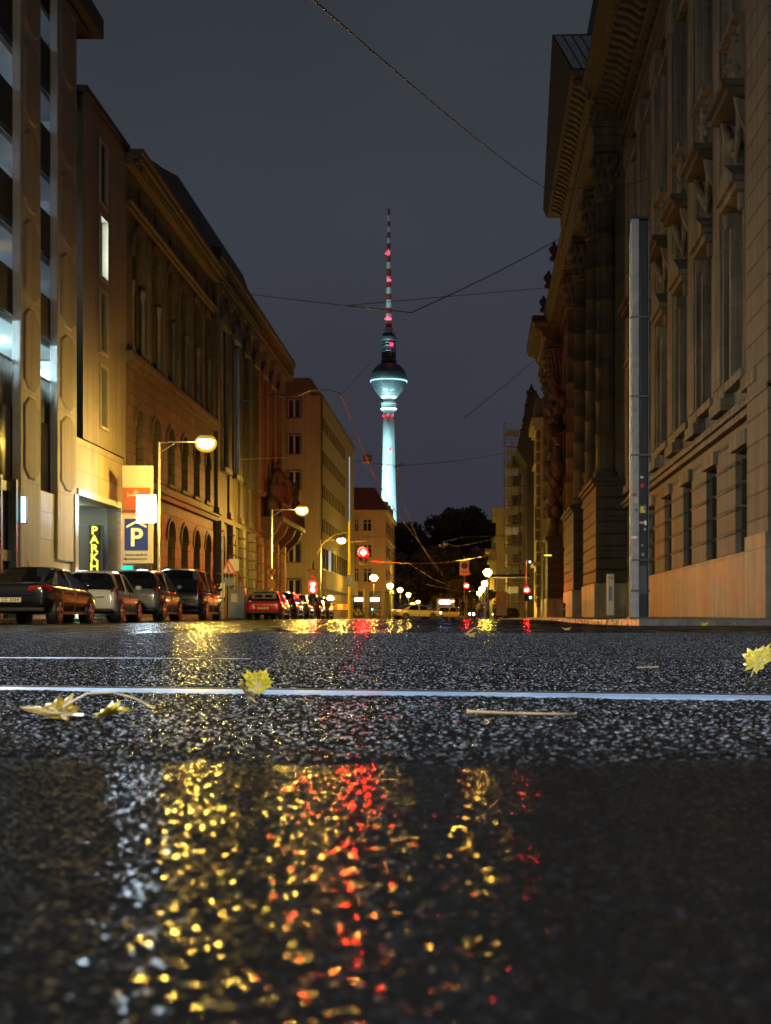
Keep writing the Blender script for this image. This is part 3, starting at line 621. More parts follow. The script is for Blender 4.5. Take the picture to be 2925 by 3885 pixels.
q.prism([(.35,64,20.2), (-12,64,20.2), (-9,80,24.1), (-1.05,80,24.1)], [(.35,104,20.2), (-12,104,20.2), (-9,104,24.3), (-1.05,104,24.3)]); q.build('roof', 'roof_dark', B2)
b = MB(f); b.box(-14, -.5, 63.1, 85.5, 0, 20.1); b.build('back_volume', 'sand_dark', B2)
for y, h in ((63.6, 21.4), (90, 25.6)): box('chimney', 'sand_dark', B2, -3.5, -2.3, y, y+1.1, 19, h, f)

Y0 = 85.6; B5 = thing('statue_balcony_building', 'soot-dark ornate building with statues over its balcony and tall pale lit windows', 'building', (lx(Y0), Y0, 0), LA)
f = lambda u, y, z: (u-.27, y-85.6, z); b = MB(f); cs = [88.3+4.4*k for k in range(7)]
holes = [(c-1., c+1., 1.2, 5.4, True) for c in cs]+[(c-.95, c+.95, 9.2, 17.2, False) for c in cs]
wall(b, .3, 85.6, 120.5, 0, 21.2, holes, .5); b.box(-14, -.3, 85.7, 120.4, 0, 21.2); b.box(-14, .299, 120.2, 120.5, 0, 21.2); b.quad((.3,85.6,0), (-.3,85.6,0), (-.3,85.6,21.2), (.3,85.6,21.2)); b.build('wall', 'sand_dark', B5)
for i, c in enumerate(cs):
    window(B5, f, c-1., c+1., 1.2, 5.4, -.12, arch=True, glass='lit_pale' if i == 4 else 'glass', fr='frame_d')
    window(B5, f, c-.95, c+.95, 9.2, 17.2, -.12, glass='lit_pale' if i == 1 else ('glass_dim' if i in (0,3,4,6) else 'glass'), fr='frame_w', nv=1, nh=4)
    q = MB(f); q.box(.3, .62, c-1.35, c+1.35, 17.4, 17.75); q.box(.3, .5, c-1.2, c-.98, 9.1, 17.4); q.box(.3, .5, c+.98, c+1.2, 9.1, 17.4); q.box(.3, .7, c-1.3, c+1.3, 8.8, 9.1)
    q.prism([(.3, c-1.3, 17.75), (.3, c, 18.6), (.3, c+1.3, 17.75)], [(.55, c-1.3, 17.75), (.55, c, 18.6), (.55, c+1.3, 17.75)])
    q.build('window_surround', 'pale_stone' if i < 2 else 'sand_dark', B5, bevel=.02)
for k in range(8):
    y = 86.1+4.4*k
    q = MB(f); q.box(.3, .45, y-.45, y+.45, 6.6, 19.4); q.box(.3, .55, y-.55, y+.55, 6.2, 6.6); q.box(.3, .52, y-.55, y+.55, 19.0, 19.6); q.build('pilaster', 'sand_stone', B5, bevel=.03)
    q = MB(f)
    for j in range(9): q.box(.3, .66, y-.5+.08*(j%2), y+.5-.08*(j%2), .3+.62*j, .86+.62*j)
    q.build('quoin', 'sand_stone' if k < 7 else 'yellowish', B5, bevel=.03)  # last quoin paler and yellower, lamp light put into its colour
q = MB(f)
for z0, z1, u in ((5.85,6.15,.5), (19.6,20.0,.42), (20.0,20.3,.5), (20.9,21.15,.58), (21.15,21.5,.7)): q.box(-.2, u, 85.6, 120.9 if z0 < 20 else 123.5, z0, z1)
for i in range(50): q.box(.3, .55, 85.8+i*.77, 86.15+i*.77, 20.5, 20.9)
q.build('cornice', 'sand_dark', B5, bevel=.02)
q = MB(f); q.box(-12, .6, 85.7, 124.1, 21.5, 21.7); q.build('roof', 'roof_dark', B5)
q = MB(f); q.box(.3, 2.0, 104, 119, 7.0, 7.35); q.box(1.85, 2.0, 104, 119, 8.2, 8.35)
for i in range(42): q.lathe(1.92, 104.3+i*.35, [(.05,7.35), (.1,7.6), (.04,7.9), (.07,8.2)], 6)
for y in (104.6, 109, 114, 118.4): q.ext_y([(.3,4.9), (.3,7.0), (1.8,7.0), (1.5,6.3), (.8,5.6)], y-.35, y+.35)
q.build('balcony', 'soot', B5)
def statue(par, f, u, y, z, h, m='soot', flip=1):
    q = MB(f); j = lambda s: random.uniform(-s, s)
    q.tube([(u,y,z), (u+j(.05),y+j(.1),z+h*.25), (u,y,z+h*.5), (u,y+.05,z+h*.72), (u,y,z+h*.84)], [h*.14, h*.12, h*.10, h*.13, h*.05], 8)
    q.ball((u+.03, y, z+h*.92), h*.075, 7); q.tube([(u,y,z+h*.76), (u+.1,y-.25*flip,z+h*.6), (u+.3,y-.15*flip,z+h*.75)], h*.035, 6); q.tube([(u,y,z+h*.76), (u+.05,y+.2*flip,z+h*.85), (u+.1,y+.3*flip,z+h*1.05)], h*.035, 6)
    q.ball((u-.05, y, z+h*.3), h*.17, 8, (1,1.2,1.5), .12)
    q.build('statue', m, par, smooth=True)
for k, (y, z, h) in enumerate(((105, 7.4, 2.9), (107.5, 8.4, 3.2), (110, 7.4, 3.5), (113, 8.4, 3.0), (116, 7.4, 3.2), (118.5, 8.4, 2.7))): statue(B5, f, 1.2, y, z, h, 'soot' if k != 3 else 'sand_dark', 1 if k % 2 else -1)

# ---------------------------------------------------------------- left: plain beige office block
Y0 = 140.; X0 = -15.1; B3 = thing('office_block', 'plain beige six storey block with rows of paired windows', 'building', (X0, Y0, 0), LA)
f = LF(Y0); b = MB(f); holes = []
for r_ in range(4):
    for k in range(9):
        y = 142.2+3.55*k+(0 if k < 8 else 3.6)
        if y > 180: continue
        for d_ in (0, 1.55): holes.append((y+d_, y+d_+1.15, 18.2-3.27*r_, 19.75-3.27*r_, False))
low = [(142.3+3.2*k, 145.1+3.2*k, 4.9, 7.1, False) for k in range(11)]
stair = [(175.6, 177.3, 4.8, 19.6, False)]
holes = [h for h in holes if not (h[1] > 174.7 and h[0] < 178.2)]; low = [h for h in low if not (h[1] > 175 and h[0] < 178)]
wall(b, 0, 140, 183.6, 3.0, 21.4, holes+low+stair, .05)
fw = [(-3.1, -1.9, z, z+1.75) for z in (19.25-3.42*k for k in range(6))]
b.quad((-.001,140,3), (0,140,3), (0,140,3.1), (-.001,140,3.1)); b.build('wall', 'beige', B3)
fb = MB(f); zs_ = sorted({0, 23.0, *[h[2] for h in fw], *[h[3] for h in fw]})
for a, c in zip(zs_, zs_[1:]):
    hole = any(h[2] < (a+c)/2 < h[3] for h in fw)
    for u0, u1 in (((-9,-3.1), (-1.9,-.0)) if hole else ((-9,0),)):
        uu = u1
        if c > 21.5 and u1 == 0: fb.poly([(u0,140,a), (uu,140,a), (uu,140,21.4), (-.9,140,23.0), (u0,140,23.0)]) if a < 21.4 else None
        else: fb.quad((u0,140,a), (uu,140,a), (uu,140,c), (u0,140,c))
for h in fw:
    u0, u1, a, c = h
    fb.quad((u0,140,a), (u1,140,a), (u1,140.25,a), (u0,140.25,a)); fb.quad((u0,140,c), (u1,140,c), (u1,140.25,c), (u0,140.25,c)); fb.quad((u0,140,a), (u0,140,c), (u0,140.25,c), (u0,140.25,a)); fb.quad((u1,140,a), (u1,140,c), (u1,140.25,c), (u1,140.25,a))
fb.build('end_wall', 'beige', B3)
for h in fw:
    q = MB(f); u0, u1, a, c = h; m_ = (u0+u1)/2
    for x0, x1 in ((u0, u0+.09), (m_-.09, m_+.09), (u1-.09, u1)): q.box(x0, x1, 140.16, 140.24, a, c)
    q.box(u0+.09, m_-.09, 140.165, 140.235, c-.09, c-.002); q.box(m_+.09, u1-.09, 140.165, 140.235, c-.09, c-.002)
    ww = q.build('window', 'frame_w', B3); box('pane', 'glass', ww, u0, u1, 140.19, 140.2, a, c, f)
    q = MB(f); q.box(u0-.12, u0, 139.93, 140.05, a-.12, c+.12); q.box(u1, u1+.12, 139.93, 140.05, a-.12, c+.12); q.box(u0, u1, 139.93, 140.05, c, c+.12); q.box(u0, u1, 139.9, 140.05, a-.12, a); q.build('window_surround', 'sand_dark', B3)
for h in holes: window(B3, f, *h[:4], -.03, nv=0, nh=0, d=.012, glass='glass_matt', fr='frame_w', t=.08)
for k, h in enumerate(low): window(B3, f, *h[:4], -.03, nv=2, nh=0, d=.012, glass='lit_pale' if k == 2 else 'glass_matt', fr='frame_w', t=.09)
window(B3, f, *stair[0][:4], -.03, d=.012, nv=0, nh=12, glass='lit_pale', fr='frame_w', t=.08, label='tall lit strip of stairwell glazing')
q = MB(f); q.prism([(0,140,21.4), (-.9,140,23.0), (-12,140,23.0), (-12,140,21.4)], [(0,183.6,21.4), (-.9,183.6,23.0), (-12,183.6,23.0), (-12,183.6,21.4)]); q.build('roof', 'beige', B3)
q = MB(f); q.box(-.95, .12, 139.9, 183.7, 21.3, 21.55); q.build('cornice', 'sand_dark', B3)
q = MB(f); q.box(-.3, .5, 140.2, 183.6, 3.0, 4.75); q.build('canopy_band', 'beige', B3)
q = MB(f); q.box(-9, -.5, 140.3, 183, .02, 3.0); q.build('shop_front', 'glass_dim', B3)
for k in range(12): box('column', 'yellowish', B3, -.35, .0, 141+3.7*k, 141.5+3.7*k, 0, 3.0, f)
q = MB(f)
for k in range(11): q.box(-.49, -.46, 142+3.7*k, 144.2+3.7*k, 2.3, 2.7)
q.build('lit_sign_strip', 'lit_warm', B3)
q = MB(f); q.tube([(.1,140.2,0), (.1,140.2,21.3)], .09, 8); q.build('downpipe', 'sand_dark', B3)

# ---------------------------------------------------------------- left: pinkish corner house with red roof
Y0 = 205.; X0 = -13.1; B4 = thing('corner_house', 'pink plastered corner house with steep red tiled roof', 'building', (X0, Y0, 0), LA)
f = LF(Y0)
xs_w = [(-4.3,-3.7), (-3.1,-1.9)]; zs_w = [(12.4,13.9), (8.8,10.4), (5.3,7.1)]
fb = MB(f); xs2 = sorted({-14, 0, *[v for a in xs_w for v in a]}); zs2 = sorted({4.2, 15., *[v for a in zs_w for v in a]})
for a, c in zip(xs2, xs2[1:]):
    for d_, e_ in zip(zs2, zs2[1:]):
        if any(p < (a+c)/2 < q_ for p, q_ in xs_w) and any(p < (d_+e_)/2 < q_ for p, q_ in zs_w): continue
        fb.quad((a,205,d_), (c,205,d_), (c,205,e_), (a,205,e_))
sh_ = [(207.5+4.2*k, 210.4+4.2*k, z, z+1.8, False) for k in range(6) for z in (12.2, 8.8, 5.4)]
wall(fb, 0, 205, 233, 4.2, 15., sh_, .05); fb.box(-14, -.3, 232.7, 233, 0, 15); fb.build('wall', 'pinkish', B4)
for h in sh_: window(B4, f, *h[:4], -.03, d=.012, glass='glass_matt', nv=1, nh=0)
for a, c in xs_w:
    for d_, e_ in zs_w:
        q = MB(f); 
        for x0, x1 in ((a, a+.08), ((a+c)/2-.06, (a+c)/2+.06), (c-.08, c)): q.box(x0, x1, 205.12, 205.2, d_, e_)
        q.box(a, c, 205.1, 205.22, e_-.45, e_-.36); ww = q.build('window', 'frame_w', B4); box('pane', 'glass', ww, a, c, 205.15, 205.16, d_, e_, f)
        box('sill', 'pinkish', B4, a-.15, c+.15, 204.85, 205.1, d_-.15, d_, f)
q = MB(f); q.box(-14, .4, 204.6, 233.2, 14.9, 15.25); q.box(-14, .15, 204.85, 233, 11.3, 11.5); q.box(-14, .2, 204.8, 233, 4.0, 4.4); q.build('cornice', 'pinkish', B4)
q = MB(f); q.prism([(-14,204.6,15.25), (.35,204.6,15.25), (.35,233,15.25), (-14,233,15.25)], [(-12,207.3,18.6), (-1.6,207.3,18.6), (-1.6,231,18.6), (-12,231,18.6)]); q.build('roof', 'red_roof', B4)
for y in (211, 218, 225): q = MB(f); q.ext_y([(.1,15.25), (.1,16.9), (-1.5,17.2), (-1.5,15.25)], y, y+1.6); q.build('dormer', 'pinkish', B4)
box('chimney', 'pinkish', B4, -6, -5.2, 209, 210, 18.5, 19.8, f)
q = MB(f); q.box(-14, -.5, 205.5, 233, 0, 4.1); q.build('shop_front', 'glass_dim', B4)
for k in range(5): box('column', 'yellowish', B4, -.1-2.2*k-.55, -.1-2.2*k, 205.0, 205.6, 0, 4.05, f)
for k in range(6): box('column', 'yellowish', B4, -.5, -.05, 209+4.2*k, 209.6+4.2*k, 0, 4.05, f)
q = MB(f)
for k in range(4): q.box(-2.1-2.2*k, -.9-2.2*k, 205.35, 205.45, 2.6, 3.1)
q.build('lit_shop_sign', 'lit_warm', B4)
# ---------------------------------------------------------------- right: huge neo-baroque library
Y0 = 38.; XR = 7.8; LB = thing('baroque_library', 'enormous dark baroque stone palace with giant columns and overhanging cornices, whole right side', 'building', (XR, Y0, 0), 0)
f = RF(Y0)
bays = [43.6+5.7*k for k in range(6)]          # window axes of the near wing
def entab(mb, y0, y1, du, dz, mods=True, k=1.):
    for z0, z1, u in ((24.2,24.55,.22), (24.55,25.0,.30), (25.0,25.25,.45), (26.2,26.45,.6), (27.15,27.45,2.0), (27.45,27.75,2.2), (27.75,28.05,2.45)):
        mb.box(-1., du+u*k, y0-(u if y0 > 60 else 0), y1+(u*.5 if y0 > 60 else 0), z0+dz, z1+dz)
    mb.box(-1., du+.18, y0, y1, 25.25+dz, 26.2+dz); mb.box(-1., du+.5, y0, y1, 26.45+dz, 27.15+dz)
def modill(mb, y0, y1, du, dz, st=.85, k=1.):
    n = int((y1-y0)/st)
    for i in range(n):
        y = y0+st*(i+.5); pr = [(du+.5,27.13+dz), (du+1.75*k,27.13+dz), (du+1.7*k,26.9+dz), (du+1.2*k,26.8+dz), (du+.8,26.5+dz), (du+.5,26.5+dz)]
        mb.ext_y(pr, y-.2, y+.2)
        mb.box(du+.18, du+.38, y-.08+st/2, y+.12+st/2, 25.95+dz, 26.18+dz)
# near wing
holes = [(c-1.1, c+1.1, 2.05, 5.1, False) for c in bays[:5]]+[(c-.95, c+.95, 7.3, 12.3, False) for c in bays]+[(c-.9, c+.9, 17.6, 22.6, False) for c in bays]+[(c-.85, c+.85, 13.5, 14.9, False) for c in bays]
b = MB(f); wall(b, 0, 38, 77.6, 6.4, 24.3, [h for h in holes if h[2] > 6], .45); b.build('upper_wall', 'pale_stone', LB)
b = MB(f); wall(b, .06, 38, 77.6, 1.95, 6.4, [h for h in holes if h[2] < 6], .6)
b.build('rusticated_wall', 'rust_right', LB)
for j in range(6):          # rolled bands between the courses, broken by the window openings
    z = 2.7+.69*j; q = MB(f); e = 38.0
    for c in bays[:5]+[80]:
        if z < 5.1: q.tube([(.05, e, z), (.05, min(c-1.02, 77.5), z)], .045, 6); e = c+1.02
    if z >= 5.1: q.tube([(.05, 38, z), (.05, 77.5, z)], .045, 6)
    q.build('course_band', 'pale_stone', LB, smooth=True)
q = MB(f); q.box(-.5, .16, 41.0, 60.28, .1, 2.0); q.box(-.5, .16, 60.3, 67.2, .1, 2.0); q.box(-.5, .16, 67.22, 77.4, .1, 2.0); q.box(-.5, .45, 38, 41.0, .1, 2.35); q.box(-.5, .12, 41, 77.4, 2.0, 2.06); q.build('plinth', 'plinth_stone', LB, bevel=.012)
q = MB(f); q.box(-.3, .38, 38, 41, 2.35, 24.2); q.build('corner_pavilion', 'rust_right', LB)
for c in bays[:5]:
    window(LB, f, c-1.1, c+1.1, 2.05, 5.1, -.5, glass='dark_panel', fr='frame_d', nv=2, nh=3, t=.05)
    q = MB(f)
    for j in range(4): q.box(-.5, -.1, c-1.08, c-.92, 2.1+.74*j, 2.72+.74*j); q.box(-.5, -.1, c+.92, c+1.08, 2.1+.74*j, 2.72+.74*j)
    q.build('window_jamb', 'black_stone', LB, bevel=.03)
    box('keystone', 'pale_stone', LB, .06, .22, c-1.3, c+1.3, 5.12, 5.55, f, .03)
for c in bays:
    window(LB, f, c-.95, c+.95, 7.3, 12.3, -.35, fr='frame_d', nv=1, nh=2, t=.08)
    window(LB, f, c-.9, c+.9, 17.6, 22.6, -.35, glass='glass_dim', fr='frame_d', nv=1, nh=2, t=.08)
    q = MB(f)
    for s_ in (-1, 1):
        q.box(0, .22, c+s_*1.12-.14, c+s_*1.12+.14, 7.1, 12.35); q.box(0, .36, c+s_*1.12-.17, c+s_*1.12+.17, 11.9, 12.35); q.box(0, .18, c+s_*1.05-.12, c+s_*1.05+.12, 17.4, 22.8)
        q.ext_y([(0,14.95), (.5,15.1), (.42,14.7), (.2,14.2), (0,13.9)], c+s_*1.12-.12, c+s_*1.12+.12)
    q.box(0, .5, c-1.4, c+1.4, 12.4, 12.62); q.box(0, .62, c-1.5, c+1.5, 12.62, 12.8)
    q.box(0, .35, c-1.4, c+1.4, 7.0, 7.28)
    q.box(0, .3, c-1.2, c+1.2, 22.8, 23.1)
    q.build('window_surround', 'pale_stone', LB, bevel=.02)
    q = MB(f)       # gabled hood
    q.prism([(0,c-1.5,12.8), (0,c,13.5), (0,c+1.5,12.8)], [(.6,c-1.5,12.8), (.6,c,13.5), (.6,c+1.5,12.8)]); q.build('pediment', 'pale_stone', LB)
    q = MB(f); q.box(0, .75, c-1.5, c+1.5, 15.1, 15.3); q.box(0, .9, c-1.58, c+1.58, 15.3, 15.5); q.build('hood', 'sand_dark', LB, bevel=.02)
    q = MB(f)       # crossing stone garlands under the hood
    for s_ in (-1, 1): q.tube([(.3, c+s_*1.1, 14.95), (.26, c+s_*.75, 14.5), (.22, c+s_*.3, 14.1), (.2, c-s_*.05, 13.6)], [.13,.11,.1,.07], 7)
    q.ball((.28, c, 14.1), .2, 7, jit=.1); q.build('garland', 'pale_stone', LB, smooth=True)
    q = MB(f); q.box(0, .28, c-1.2, c+1.2, 15.6, 17.3); q.box(0, .55, c-1.35, c+1.35, 17.3, 17.5); q.prism([(.28,c-.6,15.75), (.28,c+.6,15.75), (.28,c+.6,17.1), (.28,c-.6,17.1)], [(.4,c-.5,15.85), (.4,c+.5,15.85), (.4,c+.5,17.0), (.4,c-.5,17.0)])
    for j in range(18): q.ball((.34, c+random.uniform(-1, 1), random.uniform(15.8, 17.1)), random.uniform(.08, .16), 5, jit=.2)
    q.build('relief_panel', 'pale_stone', LB)
for k in range(7):
    y = bays[0]-2.85+5.7*k
    if y > 76: continue
    q = MB(f); q.box(0, .3, y-1.0, y+1.0, 6.9, 23.2); q.box(0, .42, y-1.12, y+1.12, 6.5, 6.9); q.box(0, .4, y-1.05, y+1.05, 23.2, 24.2); q.box(.3, .36, y-.7, y+.7, 7.3, 22.8)
    q.build('pilaster', 'pale_stone', LB, bevel=.03)
q = MB(f)
for z0, z1, u in ((5.85,6.05,.3), (6.05,6.2,.42), (6.2,6.3,.25), (6.42,6.5,.16)): q.box(-.3, u, 38, 77.6, z0, z1)
q.build('string_course', 'pale_stone', LB, bevel=.02)
q = MB(f); entab(q, 38, 77.6, 0, 0); q.build('cornice', 'sand_dark', LB, bevel=.03)
q = MB(f); modill(q, 38.5, 77, 0, 0); q.build('modillion_row', 'sand_dark', LB, bevel=.03)
q = MB(f); q.box(-14, 1.2, 38, 77, 28.05, 29.3); q.box(-14, .2, 38, 77, 29.3, 31); q.build('attic', 'roof_dark', LB)
# giant-order pavilions
def pier(y0, y1, u, upper=True, col=True):
    q = MB(f); n = 8
    for j in range(n):
        z0 = 2.0+.64*j; q.box(-.5, u-.02, y0+.02, y1-.02, z0, z0+.07); q.box(-.5, u, y0, y1, z0+.07, z0+.64)
    q.build('pedestal', 'black_stone', LB, bevel=.045)
    q = MB(f); q.box(-.5, u+.08, y0-.08, y1+.08, .1, 2.0); q.build('pedestal_base', 'plinth_stone', LB, bevel=.02)
    q = MB(f)
    for z0, z1, d_ in ((7.12,7.3,.12), (7.3,7.5,.25), (7.5,7.6,.1)): q.box(-.5, u+d_, y0-d_, y1+d_, z0, z1)
    q.build('pedestal_cap', 'black_stone', LB, bevel=.02)
    if col:
        for cy_ in (y0+.75, y1-.75):
            q = MB(f); cu = u-.72; R_ = .66; pr = [(R_+.14,7.6), (R_+.14,7.85), (R_+.04,7.95), (R_,8.1)]
            z = 8.1
            while z < 22: pr += [(R_*(1-.012*(z-8)), z+.02), (R_*(1-.012*(z-8)), z+1.66), (R_*(1-.012*(z-8))+.035, z+1.69), (R_*(1-.012*(z-8))+.035, z+1.76)]; z += 1.78
            q.lathe(cu, cy_, pr, 24); q.build('column', 'black_stone', LB, smooth=True)
            q = MB(f); q.lathe(cu, cy_, [(.56,22.2), (.66,22.3), (.6,22.5), (.68,23.2), (.78,23.9), (.95,24.5), (.7,24.7)], 16)
            for a in range(12):
                for zz, rr in ((22.8,.66), (23.5,.74), (24.2,.88)): q.ball((cu+rr*math.cos(a*R(30)+zz), cy_+rr*math.sin(a*R(30)+zz), zz), .16, 5, (1,1,1.6))
            q.box(cu-.85, cu+.85, cy_-.85, cy_+.85, 24.7, 24.95); q.build('capital', 'sand_dark', LB)
        q = MB(f); q.box(-.5, u-1.05, y0+.1, y1-.1, 7.6, 25.0)
        q.build('pier', 'sand_dark', LB, bevel=.03)
pier(77.6, 87.1, 1.7); pier(96.2, 106.4, 1.7); pier(133.0, 137.5, 1.7); pier(142.5, 146.0, 1.7)
b = MB(f); hol = [(88.8, 94.5, 1.0, 6.3, True), (88.8, 94.5, 9.0, 16, True), (89.3, 94, 18, 22.5, False)]
wall(b, .1, 77.6, 108, .1, 26, hol, .6); b.build('portal_wall', 'sand_dark', LB)
for h in hol: window(LB, f, *h[:4], -.45, arch=h[4], fr='frame_d', nv=2, nh=2, t=.1)
q = MB(f); q.box(.1, 1.0, 88, 95.4, 6.9, 7.2); q.box(.1, 1.25, 87.8, 95.6, 7.2, 7.45); q.box(.1,.8,88,88.7,.1,6.9); q.box(.1,.8,94.7,95.4,.1,6.9); q.build('portal', 'sand_stone', LB, bevel=.03)
for y in (89.5, 93.8): statue(LB, f, .9, y, 7.45, 2.6, 'sand_dark')
def pav_top(y0, y1, du, dz):
    q = MB(f)
    for z0, z1, u in ((25.0,25.5,.1), (25.5,25.9,.22), (25.9,26.2,.35), (27.2,27.5,.5)): q.box(-1, du+u, y0-u, y1+u, z0+dz, z1+dz)
    q.box(-1, du+.05, y0, y1, 26.2+dz, 27.2+dz); q.box(-1, du+.5, y0-.45, y1+.45, 27.5+dz, 28.3+dz); q.box(-1, du+1.35, y0-1.3, y1+1.2, 28.2+dz, 28.5+dz); q.build('cornice', 'sand_stone', LB, bevel=.03)
    q = MB(f); n = int((y1-y0+1.2)/.95)
    for i in range(n):
        y = y0-.5+.95*i; q.ext_y([(du+.5,28.18+dz), (du+1.25,28.18+dz), (du+1.2,27.95+dz), (du+.8,27.8+dz), (du+.5,27.55+dz)], y-.22, y+.22)
        q.box(du+.05, du+.25, y-.3, y-.02, 26.9+dz, 27.19+dz)
    q.build('modillion_row', 'sand_stone', LB, bevel=.03)
pav_top(77.6, 102, 1.7, 0.); pav_top(136, 150, 1.55, -1.2)
# flared zinc gutter roof of the near pavilion
q = MB(f)
q.prism([(-1,76.4,28.5), (3.05,76.4,28.5), (4.05,76.4,30.35), (2.0,76.4,30.4), (-1,76.4,30.4)], [(-1,104.5,28.5), (3.05,104.5,28.5), (3.32,104.5,29.1), (2.0,104.5,30.4), (-1,104.5,30.4)])
q.build('flared_gutter', 'roof_dark', LB)
q = MB(f); q.prism([(1.1,76.36,28.6), (2.95,76.36,28.6), (3.95,76.36,30.28), (1.1,76.36,30.28)], [(1.1,76.39,28.6), (2.95,76.39,28.6), (3.95,76.39,30.28), (1.1,76.39,30.28)]); zc = q.build('zinc_sheet', 'zinc', LB)
q = MB(f)
for t_ in (.25, .5, .75): u0 = 1.1+1.85*t_; u1 = u0+1.0; q.prism([(u0,76.3,28.6), (u0+.05,76.3,28.6), (u1+.05,76.3,30.28), (u1,76.3,30.28)], [(u0,76.36,28.6), (u0+.05,76.36,28.6), (u1+.05,76.36,30.28), (u1,76.36,30.28)])
q.build('standing_seam', 'roof_dark', zc)
q = MB(f); q.box(-10, 1.6, 78, 101, 30.4, 34); q.box(-2, 3.0, 135, 151, 27.3, 27.9); q.build('attic', 'roof_dark', LB)
# middle wing
mb_ = [110.5+4.6*k for k in range(5)]
holes = [(c-1, c+1, z, z+h_, False) for c in mb_ for z, h_ in ((2.1,3.0), (7.3,5), (13.5,1.4), (17.6,5))]
b = MB(f); wall(b, 0, 102, 134, .1, 24.3, holes, .4); wall(b, 0, 146, 152, .1, 26, [], .4); b.build('wall', 'sand_stone', LB)
for h in holes: window(LB, f, *h[:4], -.3, fr='frame_d', nv=1, nh=0)
for c in [108.2+4.6*k for k in range(6)]:
    q = MB(f); q.box(0, .35, c-.6, c+.6, 6.5, 24.2)
    for j in range(8): q.box(0, .3, c-.7, c+.7, .2+.75*j, .88+.75*j)
    q.build('pilaster', 'sand_stone', LB, bevel=.03)
q = MB(f); entab(q, 102, 135, 0, 0, k=.8); q.build('cornice', 'sand_dark', LB, bevel=.02)
q = MB(f); modill(q, 104, 134, 0, 0, .9, .8); q.build('modillion_row', 'sand_dark', LB)
for y in (115, 124.5, 134): 
    q = MB(f); q.lathe(2.0, y, [(.35,28), (.35,28.3), (.15,28.4), (.4,28.75), (.42,29.0), (.2,29.2), (.05,29.5)], 10); q.build('roof_urn', 'soot', LB, smooth=True)
q = MB(f); q.box(-14, -.7, 38.1, 152, .1, 27.9); q.build('back_volume', 'sand_dark', LB)
q = MB(f)          # sculpted clusters between the far piers
for j in range(46): q.ball((random.uniform(.3, 1.9), random.uniform(125, 133), random.uniform(9, 21)), random.uniform(.25, .6), 6, (1,1,1.5), .2)
q.build('carved_trophies', 'sand_dark', LB)

# ---------------------------------------------------------------- right: farther buildings
t = thing('greenish_building', 'tall pale greenish stone building with projecting cornice beyond the library', 'building', (6.4, 165, 0))
b = MB(); b.box(0, 12, 0, 9, 0, 21.4); b.build('wall', 'yellowish', t, bevel=.03)
b = MB(); b.box(-.6, 12.5, -.6, 9.5, 21.6, 22.6); b.box(-.3, 12.3, -.3, 9.3, 21.2, 21.6); b.box(-.25, 12, -.25, 9, 17.5, 17.8); b.box(-.4, 12, -.4, 9, 6.1, 6.5); b.build('cornice', 'yellowish', t, bevel=.03)
b = MB(); b.box(-.1, 10, .3, 9, 22.6, 24.9); b.build('attic', 'sand_dark', t); b = MB()
for z in range(1, 17): b.box(-.08, .35, -.08, .35, .2+1.25*z, 1.2+1.25*z)
b.build('quoin', 'sand_stone', t, bevel=.03)
b = MB(); b.box(-.09, 0, 2, 4, 2, 5.5); b.box(-.09, 0, 2, 4, 9, 13); b.box(1.2, 2.6, -.09, 0, 9, 13); b.box(1.2, 2.6, -.09, 0, 2, 5); b.build('window', 'glass', t)
t = thing('gabled_house', 'nearly black house with stepped gable, knobs and a pointed finial against the sky', 'building', (0, 185, 0))
pts = [(2045,2350), (2045,1500), (2031,1490), (2025,1474), (2016,1452), (2008,1474), (2001,1490), (1999,1545), (1990,1560), (1990,1600), (1981,1612), (1981,1640), (1972,1650), (1960,1700), (1972,1720), (1985,1740), (1999,1760), (1999,2350)]
b = MB(); A = [P(x, y, 185) for x, y in pts]; b.prism([(p[0], 0, p[2]) for p in A], [(p[0], 12, p[2]) for p in A]); b.build('gable_wall', 'soot', t)
b = MB()
for x, y in ((1997,1543), (1988,1598), (1979,1638), (2016,1480), (2004,1492), (2029,1492)): p = P(x, y, 185); b.ball((p[0], 0, p[2]), .28, 7, (1,1,1.4))
b.build('knob', 'soot', t)
t = thing('scaffolded_house', 'narrow pale house hidden behind the metal scaffolding', 'building', (3.6, 203, 0))
b = MB(); b.box(.2, 9, 0, 16, 0, 22); b.build('wall', 'yellowish', t)
b = MB()
for z in range(8): b.box(.9, 2.1, -.08, .0, 2.6+2.64*z, 4.2+2.64*z)
b.build('window', 'glass_dim', t)
t = thing('scaffold', 'tall metal scaffolding with diagonal braces and plank decks on the right', 'scaffold', (3.3, 199, 0))
W_ = 3.1
for i in range(4):
    for j in (0, 1.4):
        b = MB(); b.tube([(W_*i/3, j, 0), (W_*i/3, j, 24.6 if i else 27)], .035, 6); b.build('pole', 'scaffold', t)
for k in range(9):
    z = 2.3+2.64*k
    b = MB(); b.box(-.1, W_+.1, .05, 1.35, z-.07, z); b.build('plank_deck', 'plank', t)
    b = MB()
    for h_ in (.5, 1.0): b.tube([(0,0,z+h_), (W_,0,z+h_)], .028, 5); b.tube([(0,0,z+h_), (0,1.4,z+h_)], .028, 5)
    for i in range(3):
        for q_ in (0, 1): b.tube([(W_*i/3+.05+q_*.5, 0, z), (W_*i/3+.45+q_*.5, 0, z+1.25 if k % 2 else z+2.5)], .028, 5)
    b.build('brace', 'scaffold', t)
    b = MB(); b.box(.15, 1.9, .02, .05, z+1.3, z+2.2); b.build('toe_board', 'net' if k % 3 else 'zinc', t)
b = MB()
for z in (25.0, 25.8, 26.5): b.tube([(0,0,z), (1.2,0,z)], .03, 5)
b.build('guard_rail', 'scaffold', t)
t = thing('yellow_house', 'tall yellow-brown house edge just left of the scaffolding', 'building', (2.6, 230, 0))
